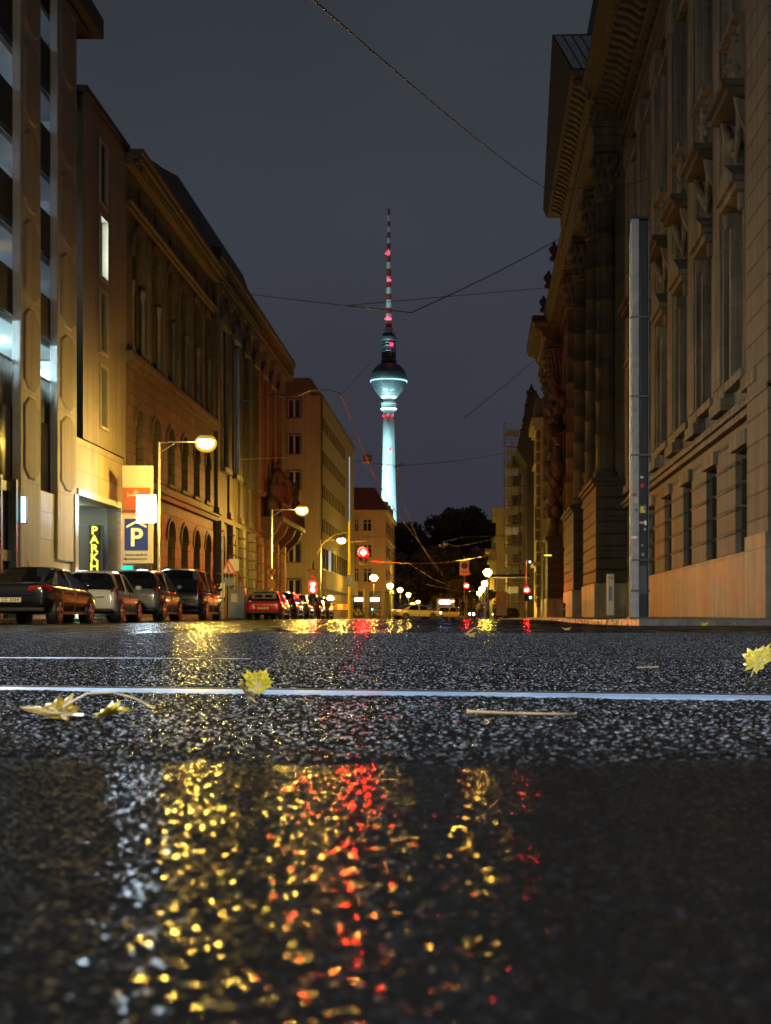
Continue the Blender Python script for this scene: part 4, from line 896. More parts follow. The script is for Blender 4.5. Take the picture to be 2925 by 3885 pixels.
b = MB(); b.box(0, 8, 0, 10, 0, 15.8); b.build('wall', 'yellowish', t); b = MB(); b.box(-.6, 8.4, -.6, 10, 15.8, 17.4); b.box(-.3, 8, -.3, 10, 12.6, 13); b.build('cornice', 'yellowish', t, bevel=.03); b = MB(); b.box(-.05, 0, 2, 3.5, 3, 5); b.box(-.05, 0, 2, 3.5, 8, 11); b.build('window', 'glass', t)
t = thing('pale_pavilion', 'small pale building with stepped cornice left of the yellow house', 'building', (1.7, 250, 0))
b = MB(); b.box(0, 3, 0, 8, 0, 9.6); b.build('wall', 'yellowish', t); b = MB(); b.box(-.4, 3.2, -.4, 8, 9.6, 10.2); b.box(-.8, 3.2, -.8, 8, 11.4, 12); b.box(-.2, 3, -.2, 8, 10.2, 11.4); b.build('cornice', 'yellowish', t, bevel=.03); b = MB(); b.box(.3, 1.7, .5, 5, 12, 14); b.build('roof_hut', 'net', t); b = MB(); b.box(.8, 1.8, -.03, 0, 5, 7); b.build('window', 'glass', t)
t = thing('shelter', 'dark flat-roofed stop shelter with lit reddish poster on the right pavement', 'shelter', (2.2, 165, 0))
b = MB(); b.box(-.9, 3.4, -.5, 3, 5.4-.6, 5.1); b.build('roof', 'soot', t)
b = MB(); b.box(.9, 1.0, 0, .1, .1, 4.8); b.box(3.0, 3.1, 0, .1, .1, 4.8); b.build('post', 'soot', t)
b = MB(); b.box(-.4, .85, 0, .12, .5, 3.2); pp = b.build('poster', 'sign_orange', t); b = MB(); b.box(-.3, .75, -.02, -.001, .6, 1.6); b.box(.1,.4,-.02,-.001,1.7,2.9); b.build('poster_picture', 'net', pp)

# ---------------------------------------------------------------- television tower
XT, YT = -79.5, 1290.; T = thing('television_tower', 'slender floodlit concrete television tower with steel sphere and red-white antenna', 'tower', (XT, YT, 0))
b = MB(); b.lathe(0, 0, [(14,0), (10,20), (8,50), (6.9,88), (6.3,105), (5.7,130), (5.2,155), (4.95,183)], 32); b.build('shaft', 'tower_conc', T, smooth=True)
b = MB(); b.lathe(0, 0, [(5.5,182.6), (6.8,183), (6.8,184.6), (6.4,184.8), (6.4,187.8), (6.7,188), (6.7,189.2), (5,189.3)], 32); b.build('ring_platform', 'tower_conc', T)
b = MB(); b.lathe(0, 0, [(6.82,183.4), (6.84,184.2)], 32, False); b.build('ring_light', 'tower_bright', T)
b = MB(); b.lathe(0, 0, [(4.6,189.2), (4.6,197)], 24); b.build('neck', 'tower_conc', T, smooth=True)
pr = []; Rs = 16.; cz = 209.3
for k in range(4, 25):
    a = -math.pi/2+math.pi*k/24*.97; pr.append((Rs*math.cos(a), cz+Rs*math.sin(a)))
lo = [p for p in pr if p[1] < 208.3]; hi = [p for p in pr if p[1] >= 208]
b = MB(); b.lathe(0, 0, hi+[(5,224.6)], 40); b.build('sphere_upper', 'tower_dark', T, smooth=True)
b = MB(); b.lathe(0, 0, [(7.5,194), (10.2,197.2), (12.6,200.5), (14.2,203.6), (15.2,206.2), (15.9,208.2)], 40); sl = b.build('sphere_lower', 'tower_steel', T, smooth=False)
for z0, z1, r0, r1 in ((201.6,203.2,13.4,14.2), (204.9,206.6,14.95,15.5)):
    b = MB()
    for k in range(48):
        a0, a1 = 2*math.pi*k/48+.02, 2*math.pi*(k+.72)/48
        b.quad((r0*math.cos(a0), r0*math.sin(a0), z0), (r0*math.cos(a1), r0*math.sin(a1), z0), (r1*math.cos(a1), r1*math.sin(a1), z1), (r1*math.cos(a0), r1*math.sin(a0), z1))
    b.build('window_band', 'tower_dark', sl)
b = MB(); b.lathe(0, 0, [(16.1,207.3), (16.3,208.4)], 40, False); b.build('sphere_rim_light', 'tower_lit', T)
b = MB(); b.lathe(0, 0, [(4.8,193.6), (6.0,193.8), (7.0,194.2), (6.2,195.2), (4.7,195.4)], 32); b.build('underside_glow', 'tower_bright', T)
b = MB(); b.lathe(0, 0, [(5.5,224), (6.9,225), (6.9,226.5), (6.1,227), (6.1,243), (7.2,244), (7.2,246.5), (5.5,246.8), (5.5,250), (6,250.2), (4,250.6)], 24); b.build('antenna_base', 'tower_dark', T)
b = MB()
for z in (229, 231.5, 234, 238.5, 241): b.lathe(0, 0, [(6.4,z), (6.7,z+.3), (6.4,z+.7)], 24)
b.build('gallery_ring', 'grey_metal', T)
st = [(1215,1275,'w'), (1150,1215,'r'), (1085,1150,'w'), (1030,1085,'r'), (955,1030,'w'), (900,955,'r'), (840,900,'w'), (790,840,'r'), (735,790,'w'), (665,735,'r'), (605,665,'w'), (545,605,'r'), (485,545,'w'), (430,485,'r'), (380,430,'w'), (325,380,'r'), (270,325,'w'), (225,270,'r'), (165,225,'w'), (105,165,'r')]
for k, (a, c, cc) in enumerate(st):
    za, zb = [HC+(2350-(750+v/2.458))*YT/F for v in (c, a)]; r_ = 2.7-k*.085 if k else 3.6
    b = MB(); b.lathe(0, 0, [(r_,za), (r_*.98,zb)], 12); b.build('antenna_section', 'tower_white' if cc == 'w' else 'tower_red', T)
for (px, py, s_) in ((1487.5,1312,1.5), (1474,961,.9), (1464,963,.6), (1474,1063,.8), (1483,1066,.4), (1475,1208,.9), (1462,1210,.6), (1484,1211,.5), (1455,1579.5,.55), (1473,1577.5,.65), (1491,1579,.5), (1481.5,1708.5,.9), (1452.5,1773,.55), (1473.5,1771,.65), (1500,1966,.6)):
    p = P(px, py, YT); b = MB(); dx = p[0]-XT; rr_ = 7.3 if py < 1560 and py > 1280 else (2.9 if py < 1280 else 5.6)
    b.ball((dx, -math.sqrt(max(rr_*rr_-dx*dx, .5))-.2, p[2]), s_, 7); b.build('warning_light', 'beacon', T)

# ---------------------------------------------------------------- trees far down the street
def tree(x, y, h, r, label, n=2600, seed=1, lf='leaf_dark', grp='trees at the end of the street'):
    r *= 1.25; random.seed(seed); t = thing('deciduous_tree', label, 'tree', (x, y, 0), 0, grp)
    b = MB(); b.tube([(0,0,0), (.2,0,h*.25), (-.1,.1,h*.5), (.1,0,h*.8)], [h*.022, h*.018, h*.012, .05], 8)
    for k in range(7):
        a = random.uniform(0, 6.28); z = h*random.uniform(.28, .6); b.tube([(0,0,z), (r*.35*math.cos(a), r*.35*math.sin(a), z+h*.12), (r*.7*math.cos(a), r*.7*math.sin(a), z+h*.22)], [h*.009, h*.006, .03], 5)
    b.build('trunk', 'bark', t, smooth=True)
    cl = [(random.gauss(0, r*.42), random.gauss(0, r*.42), h*random.uniform(.38, .92), r*random.uniform(.22, .4)) for _ in range(26)]
    b = MB()
    for i in range(int(n*2.4)):
        c = random.choice(cl); d_ = Vector((random.gauss(0,1), random.gauss(0,1), random.gauss(0,1))).normalized()*c[3]*random.uniform(.5, 1.05)
        p = Vector(c[:3])+d_; p.z = min(p.z, h*1.0+random.uniform(-.6, .2)); s = random.uniform(.25, .6)
        u_ = Vector((random.gauss(0,1), random.gauss(0,1), random.gauss(0,1))).normalized()*s; v_ = u_.orthogonal().normalized()*s*random.uniform(.5, .9)
        b.quad(tuple(p-u_), tuple(p+v_), tuple(p+u_), tuple(p-v_))
    b.build('crown', lf, t)
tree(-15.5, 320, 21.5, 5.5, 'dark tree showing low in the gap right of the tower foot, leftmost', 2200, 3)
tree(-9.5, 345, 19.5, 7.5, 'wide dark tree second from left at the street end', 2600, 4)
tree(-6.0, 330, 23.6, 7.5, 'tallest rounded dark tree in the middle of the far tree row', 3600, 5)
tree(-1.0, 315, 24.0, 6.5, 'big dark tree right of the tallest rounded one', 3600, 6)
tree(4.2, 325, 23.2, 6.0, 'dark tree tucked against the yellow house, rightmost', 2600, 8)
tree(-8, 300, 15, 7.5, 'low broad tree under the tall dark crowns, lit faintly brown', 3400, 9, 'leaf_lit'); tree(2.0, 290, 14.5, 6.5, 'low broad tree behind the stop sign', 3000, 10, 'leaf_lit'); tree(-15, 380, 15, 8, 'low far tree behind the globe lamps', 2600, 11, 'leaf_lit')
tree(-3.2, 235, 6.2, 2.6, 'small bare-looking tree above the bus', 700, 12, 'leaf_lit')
random.seed(5)
# ---------------------------------------------------------------- lamps, masts, signals, signs
def arm_lamp(Y, label, hx, px):
    x = px; z = 6.9; t = thing('street_lamp', label, 'street lamp', (x, Y, gz(Y)+.1), 0, 'sodium arm lamps along the left kerb'); z -= gz(Y)
    b = MB(); b.tube([(0,0,0), (0,0,1.1), (0,0,1.15), (0,0,z)], [.09,.09,.055,.05], 10); b.build('pole', 'galv', t, smooth=True)
    b = MB(); b.tube([(0,0,z-.02), (hx-.35,0,z)], .022, 6); b.tube([(0,0,z-.45), (hx*.35,0,z-.04)], .012, 5); b.build('arm', 'galv', t)
    b = MB(); b.lathe(hx, 0, [(.05,z+.32), (.22,z+.28), (.34,z+.12), (.36,z+.05), (.34,z+.05), (.2,z+.2), (.05,z+.24)], 14); b.build('lamp_cap', 'grey_metal', t, smooth=True)
    b = MB(); b.ball((hx, 0, z-.05), .31, 7, (1,1,.75)); b.build('lamp_globe', 'lamp_sodium', t, smooth=True)
    b = MB(); b.ball((hx, 0, z-.06), .44, 10, (1,1,.8)); b.build('halo_shell', 'halo_glow', t, smooth=True)  # added glowing shell, paints a halo round the lamp
    return t
arm_lamp(57.5, 'nearest glowing yellow street lamp on thin pole by the parking sign', 1.83, -12.5)
arm_lamp(93.0, 'yellow street lamp in front of the beige block, second along the kerb', 1.9, -13.1)
arm_lamp(128.6, 'yellow street lamp left of the hanging red signal, third along the kerb', 1.8, -13.85)
arm_lamp(22.5, 'yellow street lamp just outside the left edge, nearest the crossing', 1.85, -11.9)
for lx_, ly_, hz_, lab_ in ((-5., -7., 7., 'cool white street lamp behind the viewer at the crossing'), (-9.5, 13., 8., 'cool white street lamp left of the crossing, outside the frame')):
    t = thing('street_lamp', lab_, 'street lamp', (lx_, ly_, .0), 0, 'cool white lamps of the crossing')
    b = MB(); b.tube([(0,0,0), (0,0,1.1), (0,0,1.15), (0,0,hz_)], [.09,.09,.055,.05], 10); b.tube([(0,0,hz_), (1.2,0,hz_+.1)], .03, 6); b.build('pole', 'galv', t)
    b = MB(); b.box(.9, 1.6, -.14, .14, hz_+.08, hz_+.16); b.build('lamp_cap', 'grey_metal', t); b = MB(); b.box(.95, 1.55, -.12, .12, hz_, hz_+.079); b.build('lamp_glass', 'lamp_led', t)
def globe_lamp(px, py, Y, label, g, r=.33):
    x, _, z = P(px, py, Y); t = thing('globe_lamp', label, 'street lamp', (x, Y, gz(Y)+.1), 0, g); z -= gz(Y)+.1
    b = MB(); b.tube([(0,0,0), (0,0,.8), (0,0,.85), (0,0,z-r-.1)], [.09,.08,.05,.04], 8); b.build('pole', 'pole_black', t, smooth=True)
    b = MB(); b.lathe(0, 0, [(.05,z-r-.2), (.13,z-r-.05), (.15,z-r+.03)], 10); b.build('collar', 'grey_metal', t)
    if px not in (1253, 1908): b = MB(); b.ball((0,0,z), r*1.35, 9, (1,1,.95)); b.build('halo_shell', 'halo_glow', t, smooth=True)  # same added halo shell round the globe
    b = MB(); b.lathe(0, 0, [(.13,z-r), (.24,z-r*.55), (r*1.12,z-.02), (r*1.05,z+r*.45), (r*.6,z+r*.85), (.02,z+r)], 12); b.build('lamp_globe', 'lamp_globe', t, smooth=True)
for a in ((1418,2193,157,'large glowing globe lamp nearest in the left row'), (1480,2224,195,'glowing globe lamp second in the left row, in front of the pink house side'), (1518,2239,222,'glowing globe lamp third in the left row, above the taxi roof'), (1550,2258,268,'glowing globe lamp fourth in the left row'), (1586.5,2284,373,'farthest and lowest globe lamp of the left row')): globe_lamp(*a, 'globe lamps on the left pavement')
globe_lamp(1253, 2268, 104, 'low pair-bright globe light above the parked cars', 'globe lamps on the left pavement', .14)
for a in ((1850,2173,139,'highest glowing globe lamp right of the stop sign'), (1839,2215,182,'globe lamp just below the highest one on the right'), (1828,2235,214,'globe lamp third from the top in the right cluster'), (1819,2251,249,'lowest globe lamp of the right cluster')): globe_lamp(*a, 'globe lamps on the right pavement')
globe_lamp(1908, 2284, 170, 'small round lamp at the foot of the scaffolding', 'globe lamps on the right pavement', .3)

def head(par, x, y, z, n, lit, rot=0, r=.1, vis=.16):
    """signal head with n lenses, facing the camera"""
    h = n*.32+.06; b = MB(); b.box(x-.17, x+.17, y, y+.2, z-h/2, z+h/2); hd = b.build('signal_head', 'pole_black', par, bevel=.03)
    for k in range(n):
        zz = z+h/2-.19-.32*k; b = MB(); b.disc((x, y-.012, zz), r, (0,1,0), .02, 16); lo_ = b.build('lens', lit.get(k, 'ink'), hd)
        if k in lit: b = MB(); b.disc((x, y-.03, zz), r*.5, (0,1,0), .01, 12); b.build('core_glow', 'sig_core', hd)  # added pale disc stands in for the washed-out core of a lit lens
        b = MB(); b.rings([[(x+(r+.02)*math.cos(a), y-d_, zz+(r+.02)*math.sin(a)) for a in [math.pi*(1 if vis < .3 else 2)*j/20 for j in range(21)]] for d_ in (0, vis)], cap=False); b.build('visor', 'pole_black', hd)
# hanging red signal on its mast
Y = 100.; x1, _, z1 = P(1379, 2091, Y); xm = (1325-1820)*Y/F
t = thing('signal_mast', 'tall bright pole carrying wires and arm beside the hanging red signal', 'signal mast', (xm, Y, .1))
b = MB(); b.tube([(0,0,0), (0,0,6.6)], [.11,.08], 10); b.build('pole', 'sign_yellow', t); b = MB(); b.tube([(0,0,5.9), (-.9,0,5.75), (-1.7,0,5.2), (-2.2,0,4.4)], .03, 6); b.tube([(0,0,5.2), (x1-xm+.1,0,5.3)], .03, 6); b.build('arm', 'sign_yellow', t)
b = MB(); b.box(-.15, .15, -.1, .1, 2.2, 3.0); b.build('control_box', 'grey_metal', t)
t = thing('traffic_light', 'large hanging red traffic light over the street, brightest red of all', 'traffic light', (x1, Y, z1), 0, 'red traffic lights')
head(t, 0, 0, -.25, 2, {0: 'sig_red'}, r=.31, vis=.5); b = MB(); b.ball((.28,-.1,-.2), .09, 7); b.build('side_lamp', 'sig_red', t)
b = MB(); b.tube([(-.25,0,-.9), (.25,0,-.9), (.25,0,-.4), (-.25,0,-.4), (-.25,0,-.9)], .025, 6); b.build('sign_frame', 'sign_yellow', t)
def signal_post(px, py, Y, label, n, lit, h, extra=None, foot=2349):
    x, _, z = P(px, py, Y); t = thing('traffic_light', label, 'traffic light', (x, Y, gz(Y)+.05), 0, 'red traffic lights'); zz = z-gz(Y)-.05
    b = MB(); b.tube([(0,.1,0), (0,.1,h)], .055, 8); b.build('post', 'galv', t)
    head(t, 0, -.12, zz-(n-1)*.16, n, lit, r=.2); return t, zz
t, zz = signal_post(1188, 2218, 88, 'double red traffic light under a give-way triangle above parked red cars', 3, {0:'sig_red_dim', 1:'sig_red_dim'}, 3.4)
b = MB(); s_ = .36; zc = 2.95
b.prism([(-s_,-.06,zc), (s_,-.06,zc), (0,-.06,zc-s_*1.7)], [(-s_,-.03,zc), (s_,-.03,zc), (0,-.03,zc-s_*1.7)]); gw = b.build('give_way_sign', 'sign_red', t)
b = MB(); b.prism([(-s_*.68,-.08,zc-.06), (s_*.68,-.08,zc-.06), (0,-.08,zc-s_*1.32)], [(-s_*.68,-.065,zc-.06), (s_*.68,-.065,zc-.06), (0,-.065,zc-s_*1.32)]); b.build('sign_face', 'sign_yellow', gw)
signal_post(1770, 2223, 130, 'red traffic light under the round stop sign on the island', 3, {0:'sig_red_dim'}, 3.2)
t, zz = signal_post(1998, 2239, 110, 'red traffic light on its post before the library end, rightmost', 3, {0:'sig_red_dim'}, 4.4)
b = MB(); b.disc((.28,-.1,zz-.55), .09, (0,1,0), .03, 12); b.disc((.24,-.1,zz+2.1), .07, (0,1,0), .03, 12); b.build('pedestrian_lens', 'lit_cyan', t)
# bus stop sign with the round H
x, _, _ = P(1762, 2150, 131); t = thing('stop_sign', 'white bus stop flag with round letter mark above the island signal', 'sign', (x, 131, .1))
b = MB(); b.tube([(0,0,0), (0,0,5.6)], .05, 8); b.build('post', 'galv', t)
fl = box('flag', 'sign_white', t, -.42, .42, -.06, -.02, 3.9, 5.3); b = MB(); b.disc((0,-.075,4.75), .27, (0,1,0), .02, 20); dk_ = b.build('roundel', 'sign_yellow', fl); b = MB(); b.lathe(0,0,[(.27,0),(.30,0),(.30,.02),(.27,.02)],20); o = b.build('roundel_ring', 'ink', fl); o.rotation_euler = (R(90),0,0); o.location = (0,-.07,4.75)
text('letter', 'H', .42, 'ink', dk_, (0,-.09,4.75), (R(90),0,0), .003, bold=.01)
q = MB(); q.box(-.3, .3, -.07, -.062, 4.22, 4.27); q.box(-.3, .3, -.07, -.062, 4.08, 4.13); q.build('text_line', 'ink', fl)
# warning sign and thin pole by the parked dark van
x, _, zt = P(845, 2034, 62); t = thing('sign_post', 'thin tall bare grey pole rising in front of the stone arches', 'pole', (x, 62, .1))
b = MB(); b.tube([(0,0,0), (0,0,zt-.1)], .05, 8); b.build('post', 'galv', t); b = MB(); b.box(-.09,.09,-.02,.0,.9,1.5); b.build('sticker_plate', 'sign_white', t)
x, _, zt = P(868, 2150, 66); t = thing('warning_sign', 'red-bordered warning triangle over a pale round plate on a post', 'sign', (x, 66, .1))
b = MB(); b.tube([(0,0,0), (0,0,zt+.1)], .03, 8); b.build('post', 'galv', t)
b = MB(); b.prism([(-.36,-.06,zt-.42), (.36,-.06,zt-.42), (0,-.06,zt+.22)], [(-.36,-.04,zt-.42), (.36,-.04,zt-.42), (0,-.04,zt+.22)]); tr = b.build('triangle', 'sign_red', t)
b = MB(); b.prism([(-.24,-.07,zt-.36), (.24,-.07,zt-.36), (0,-.07,zt+.06)], [(-.24,-.062,zt-.36), (.24,-.062,zt-.36), (0,-.062,zt+.06)]); b.build('triangle_face', 'sign_white', tr)
b = MB(); b.ball((-.03,-.08,zt-.12), .04, 5); b.tube([(-.03,-.08,zt-.16), (0,-.08,zt-.25), (.06,-.08,zt-.33)], .025, 5); b.tube([(0,-.08,zt-.25), (-.08,-.08,zt-.33)], .02, 5); b.build('walker_symbol', 'ink', tr)
b = MB(); b.box(.02, .46, -.03, -.01, zt-.3, zt+.25); b.build('round_plate', 'sign_white', t, bevel=.2); b = MB(); b.box(-.22,.22,-.05,-.03,zt-.95,zt-.6); b.build('lower_plate', 'grey_metal', t)
x, _, _ = P(893, 2300, 70); t = thing('utility_box', 'grey-green street cabinet with stickers on the left pavement behind the warning sign', 'cabinet', (x, 70, .1))
b = MB(); b.box(-.35, .45, 0, .5, 0, 1.45); b.build('case', 'grey_metal', t, bevel=.03); b = MB(); b.box(-.2, .1, -.01, -.002, .8, 1.2); b.build('sticker', 'sign_white', t)
t = thing('no_stopping_sign', 'round sign and small plates on the pole of the second yellow lamp', 'sign', (-13.12, 92.9, 0))
b = MB(); b.disc((0,-.05,3.05), .26, (0,1,0), .02, 20); dd = b.build('disc', 'sign_yellow', t); b = MB(); b.prism([(-.13,-.07,2.92), (-.09,-.07,2.89), (.13,-.07,3.18), (.09,-.07,3.21)], [(-.13,-.062,2.92), (-.09,-.062,2.89), (.13,-.062,3.18), (.09,-.062,3.21)]); b.prism([(.13,-.074,2.92), (.09,-.074,2.89), (-.13,-.074,3.18), (-.09,-.074,3.21)], [(.13,-.071,2.92), (.09,-.071,2.89), (-.13,-.071,3.18), (-.09,-.071,3.21)]); b.build('cross_bars', 'ink', dd)
b = MB(); b.box(-.22, .22, -.06, -.04, 2.05, 2.6); b.box(-.13, .13, -.06, -.04, 1.6, 1.95); b.build('plate', 'sign_yellow', t)
# tall steel catenary mast with stickers
Y = 29.; x0 = (2393-1820)*Y/F; t = thing('steel_mast', 'thick grey steel mast with peeling stickers in front of the library', 'mast', ((2426-1820)*Y/F, Y, gz(Y)+.1))
zt = P(0, 838, Y)[2]-gz(Y)-.1; b = MB(); b.box(-.168, -.02, -.16, .16, 0, zt); b.build('light_flange', 'pole_grey', t, bevel=.01)
b = MB(); b.box(-.017, .155, -.13, .15, 0, zt-.02); b.build('dark_web', 'trim', t, bevel=.02); b = MB(); b.box(-.18, .17, -.18, .17, zt, zt+.06); b.build('cap', 'trim', t)
b = MB(); b.tube([(-.185,-.02,0), (-.185,-.02,zt-.3)], .015, 6); b.build('conduit', 'galv', t); b = MB(); b.box(.157,.175,-.1,.1,0,zt-.02); b.build('side_strip', 'pole_grey', t)
b = MB(); b.box(-.22,.2,-.2,.2,0,.05); b.build('base_plate', 'grey_metal', t)
b = MB()
for z_ in (.55, 1.15, 3.2, 4.35, 5.9): b.box(-.192, .19, -.168, .16, z_, z_+.035)
for z_ in (2.45, 4.1): b.disc((-.1, -.165, z_), .02, (0,1,0), .02, 8)
b.build('steel_strap', 'grey_metal', t); b = MB(); b.box(-.015, .13, -.136, -.131, .5, 1.05); b.build('service_door', 'grey_metal', t)
random.seed(11)
def zpx(py): return HC+(2350-py)*Y/F-gz(Y)-.1
for k, (x_, py, w_, h_, m_) in enumerate(((-.01,1935,.12,.13,'sign_yellow'), (.03,1812,.08,.05,'white_paint'), (.04,1845,.07,.09,'sign_red'), (-.13,1900,.09,.12,'sign_white'), (-.12,2040,.14,.05,'white_paint'), (-.1,2015,.06,.06,'zinc'), (.09,1930,.05,.12,'net'), (.02,1985,.14,.05,'sign_white'), (.04,2070,.06,.05,'net'), (.1,1985,.05,.09,'white_paint'), (-.1,1935,.09,.07,'zinc'), (.05,2105,.07,.07,'net'), (-.14,1880,.06,.05,'sign_red'), (.09,2010,.05,.05,'sign_white'))):
    z_ = zpx(py); dy = -.165-.0015*k if x_ < -.02 else -.135-.0015*k; b = MB()
    n = 9; pts = [(x_+w_*(.5*math.cos(6.283*j/n+.4))*random.uniform(.8, 1.25), z_+h_*(.5*math.sin(6.283*j/n+.4))*random.uniform(.8, 1.25)) for j in range(n)]
    if k in (0, 3): pts = [(x_, z_-h_/2), (x_+w_, z_-h_/2), (x_+w_, z_+h_/2), (x_, z_+h_/2)]
    b.prism([(p[0], dy, p[1]) for p in pts], [(p[0], dy-.001, p[1]) for p in pts]); b.build('sticker', m_, t)
text('sticker_text', 'CPB', .045, 'ink', t, (.045, -.1395, zpx(1812)), (R(90),0,0), .0005)
# slim white information column
Y = 62.; t = thing('information_column', 'slim white upright information column before the dark library pedestal', 'sign', ((2316-1820)*Y/F, Y, gz(Y)+.2)); W = 27*Y/F/2; H_ = (2328-2172)*Y/F
b = MB(); b.box(-W, W, 0, .12, 0, H_); b.build('panel', 'white_paint', t, bevel=.01); text('lettering', 'DORO\nTHEEN', .075, 'ink', t, (0, -.004, H_-.17), (R(90),0,0), .001, sp=.9)
b = MB(); b.box(-.07,.07,-.004,-.001,H_*.35,H_*.7); b.build('map', 'zinc', t)
t = thing('bollard', 'small dark bollard by the library steps', 'bollard', ((2140-1820)*95/F, 95, .2)); b = MB(); b.lathe(0,0,[(.09,0), (.08,.7), (.11,.75), (.11,.85), (.05,.95)],12); b.build('post', 'grey_metal', t, smooth=True); b = MB(); b.lathe(0,0,[(.085,.5),(.09,.51),(.09,.6),(.085,.61)],12); b.build('reflector_band','sign_white',t)
# facade lamp on the right
t = thing('wall_lamp', 'small yellow-green glowing wall lamp on the library, right', 'lamp', P(2077, 2107, 120)); b = MB(); b.box(-.3, .35, -.1, .1, -.06, .06); b.build('shade', 'grey_metal', t); b = MB(); b.box(-.28, .33, -.13, -.101, -.05, .05); b.build('tube', 'lit_yellow', t); b = MB(); b.tube([(.2,0,0), (.8,.4,.05)], .02, 5); b.build('bracket', 'grey_metal', t)

# ---------------------------------------------------------------- overhead wires
def wire(pts, r, label, m='wire', sag=0., name='overhead_wire', cat='wire'):
    W = [P(*p) for p in pts]; out = []
    for a, c in zip(W, W[1:]):
        for k in range(12):
            t_ = k/12; out.append((a[0]+(c[0]-a[0])*t_, a[1]+(c[1]-a[1])*t_, a[2]+(c[2]-a[2])*t_-sag*4*t_*(1-t_)))
    out.append(W[-1]); b = MB(); b.tube(out, r, 6); o = b.build(name, m); tag(o, label, cat, 'overhead wires'); return o
D = 1.757
wire([(660*D,-15*D,22), (1175*D,405*D,77)], .016, 'long thin black wire from the top edge down to the library eave', sag=.2)
wire([(1175*D,408*D,77), (1370*D,395*D,70), (1690*D,270*D,44)], .024, 'thin wire crossing in front of the library windows', sag=.1)
wire([(528*D,634*D,100), (745*D,660*D,55)], .018, 'dark wire from the left roofline to the strut at mid sky')
wire([(745*D,660*D,55), (1172*D,622*D,80)], .014, 'slightly rising wire from the strut to the library on the right')
wire([(745*D,660*D,55), (755*D,661*D,55), (886*D,675*D,55)], .026, 'thicker olive strut between two wires, left of the tower antenna', 'grey_metal', name='wire_strut')
wire([(886*D,676*D,55), (1205*D,517*D,78)], .02, 'black wire rising steeply right from the strut end', sag=.1)
wire([(886*D,676*D,55), (848*D,722*D,70)], .012, 'short wire falling left toward the tower top')
wire([(737*D,851*D,60), (802*D,782*D,90)], .012, 'reddish wire rising right from the curved bracket', 'copper')
wire([(737*D,852*D,60), (805*D,1023*D,90), (858*D,1110*D,125), (905*D,1170*D,160), (965*D,1255*D,230)], .03, 'long reddish contact wire running down past the tower shaft', 'copper')
wire([(858*D,1010*D,110), (868*D,1085*D,135), (905*D,1170*D,162), (945*D,1235*D,220)], .03, 'second reddish contact wire right of the tower foot', 'copper')
wire([(455*D,880*D,110), (600*D,851*D,80), (635*D,858*D,70), (665*D,845*D,62), (700*D,842*D,60), (722*D,846*D,60), (737*D,851*D,60)], .03, 'black curved bracket arm reaching from the left facade', name='bracket_arm')
wire([(1000*D,905*D,62), (1158*D,776*D,140)], .014, 'short isolated wire falling left from the far library cornice')
wire([(520*D,992*D,70), (620*D,988*D,80)], .012, 'short wire left of the beige block', 'galv')
wire([(765*D,995*D,100), (805*D,1000*D,100), (860*D,1006*D,100), (985*D,996*D,120), (1088*D,979*D,198)], .022, 'dark wire from the beige block across the tower shaft to the scaffolding')
wire([(786*D,1212*D,100), (885*D,1217*D,100), (960*D,1215*D,115), (1060*D,1199*D,150)], .03, 'yellow-lit span wire from the red signal to the right', 'sign_yellow')  # yellow of the lamp light put into the wire's colour
wire([(885*D,1218*D,100), (935*D,1250*D,150), (965*D,1262*D,190)], .02, 'slack wire under the yellow span', 'galv')
wire([(958*D,1170*D,150), (1000*D,1160*D,160), (1075*D,1157*D,200)], .02, 'pale wire above the stop sign, upper one', 'galv')
wire([(960*D,1172*D,160), (985*D,1180*D,160), (1075*D,1163*D,198)], .03, 'pale wire bending over the stop sign, lower one', 'galv')
wire([(920*D,1262*D,180), (1000*D,1278*D,200), (1040*D,1275*D,240)], .03, 'low pale wire in the glow over the taxi', 'galv')
wire([(850*D,1010*D,100), (872*D,1000*D,100)], .035, 'small dark insulator crossing the tower shaft', name='insulator', cat='insulator')
t = thing('tram_signal', 'small black hanging tram signal box with two slanted white strokes', 'signal', P(793*D, 990*D, 90)); b = MB(); b.box(-.26,.26,0,.15,-.22,.22); b.build('case','pole_black',t,bevel=.02)
text('letter', 'W', .34, 'net', t, (0,-.006,0), (R(90),0,0), .002)
b = MB(); b.tube([(0,.07,.22), (0,.07,.6)], .012, 5); b.build('hanger','wire',t)
t = thing('wire_camera', 'pair of small pale boxes hanging on wires before the dark trees', 'signal', P(1686, 2067, 160)); b = MB(); b.box(-.25,.05,0,.3,-.3,.25); b.build('case','pole_black',t); b = MB(); b.box(-.1,.3,-.05,-.005,-.1,.2); b.box(-.6,-.35,-.05,.1,-.22,.08); b.build('plate','net',t)
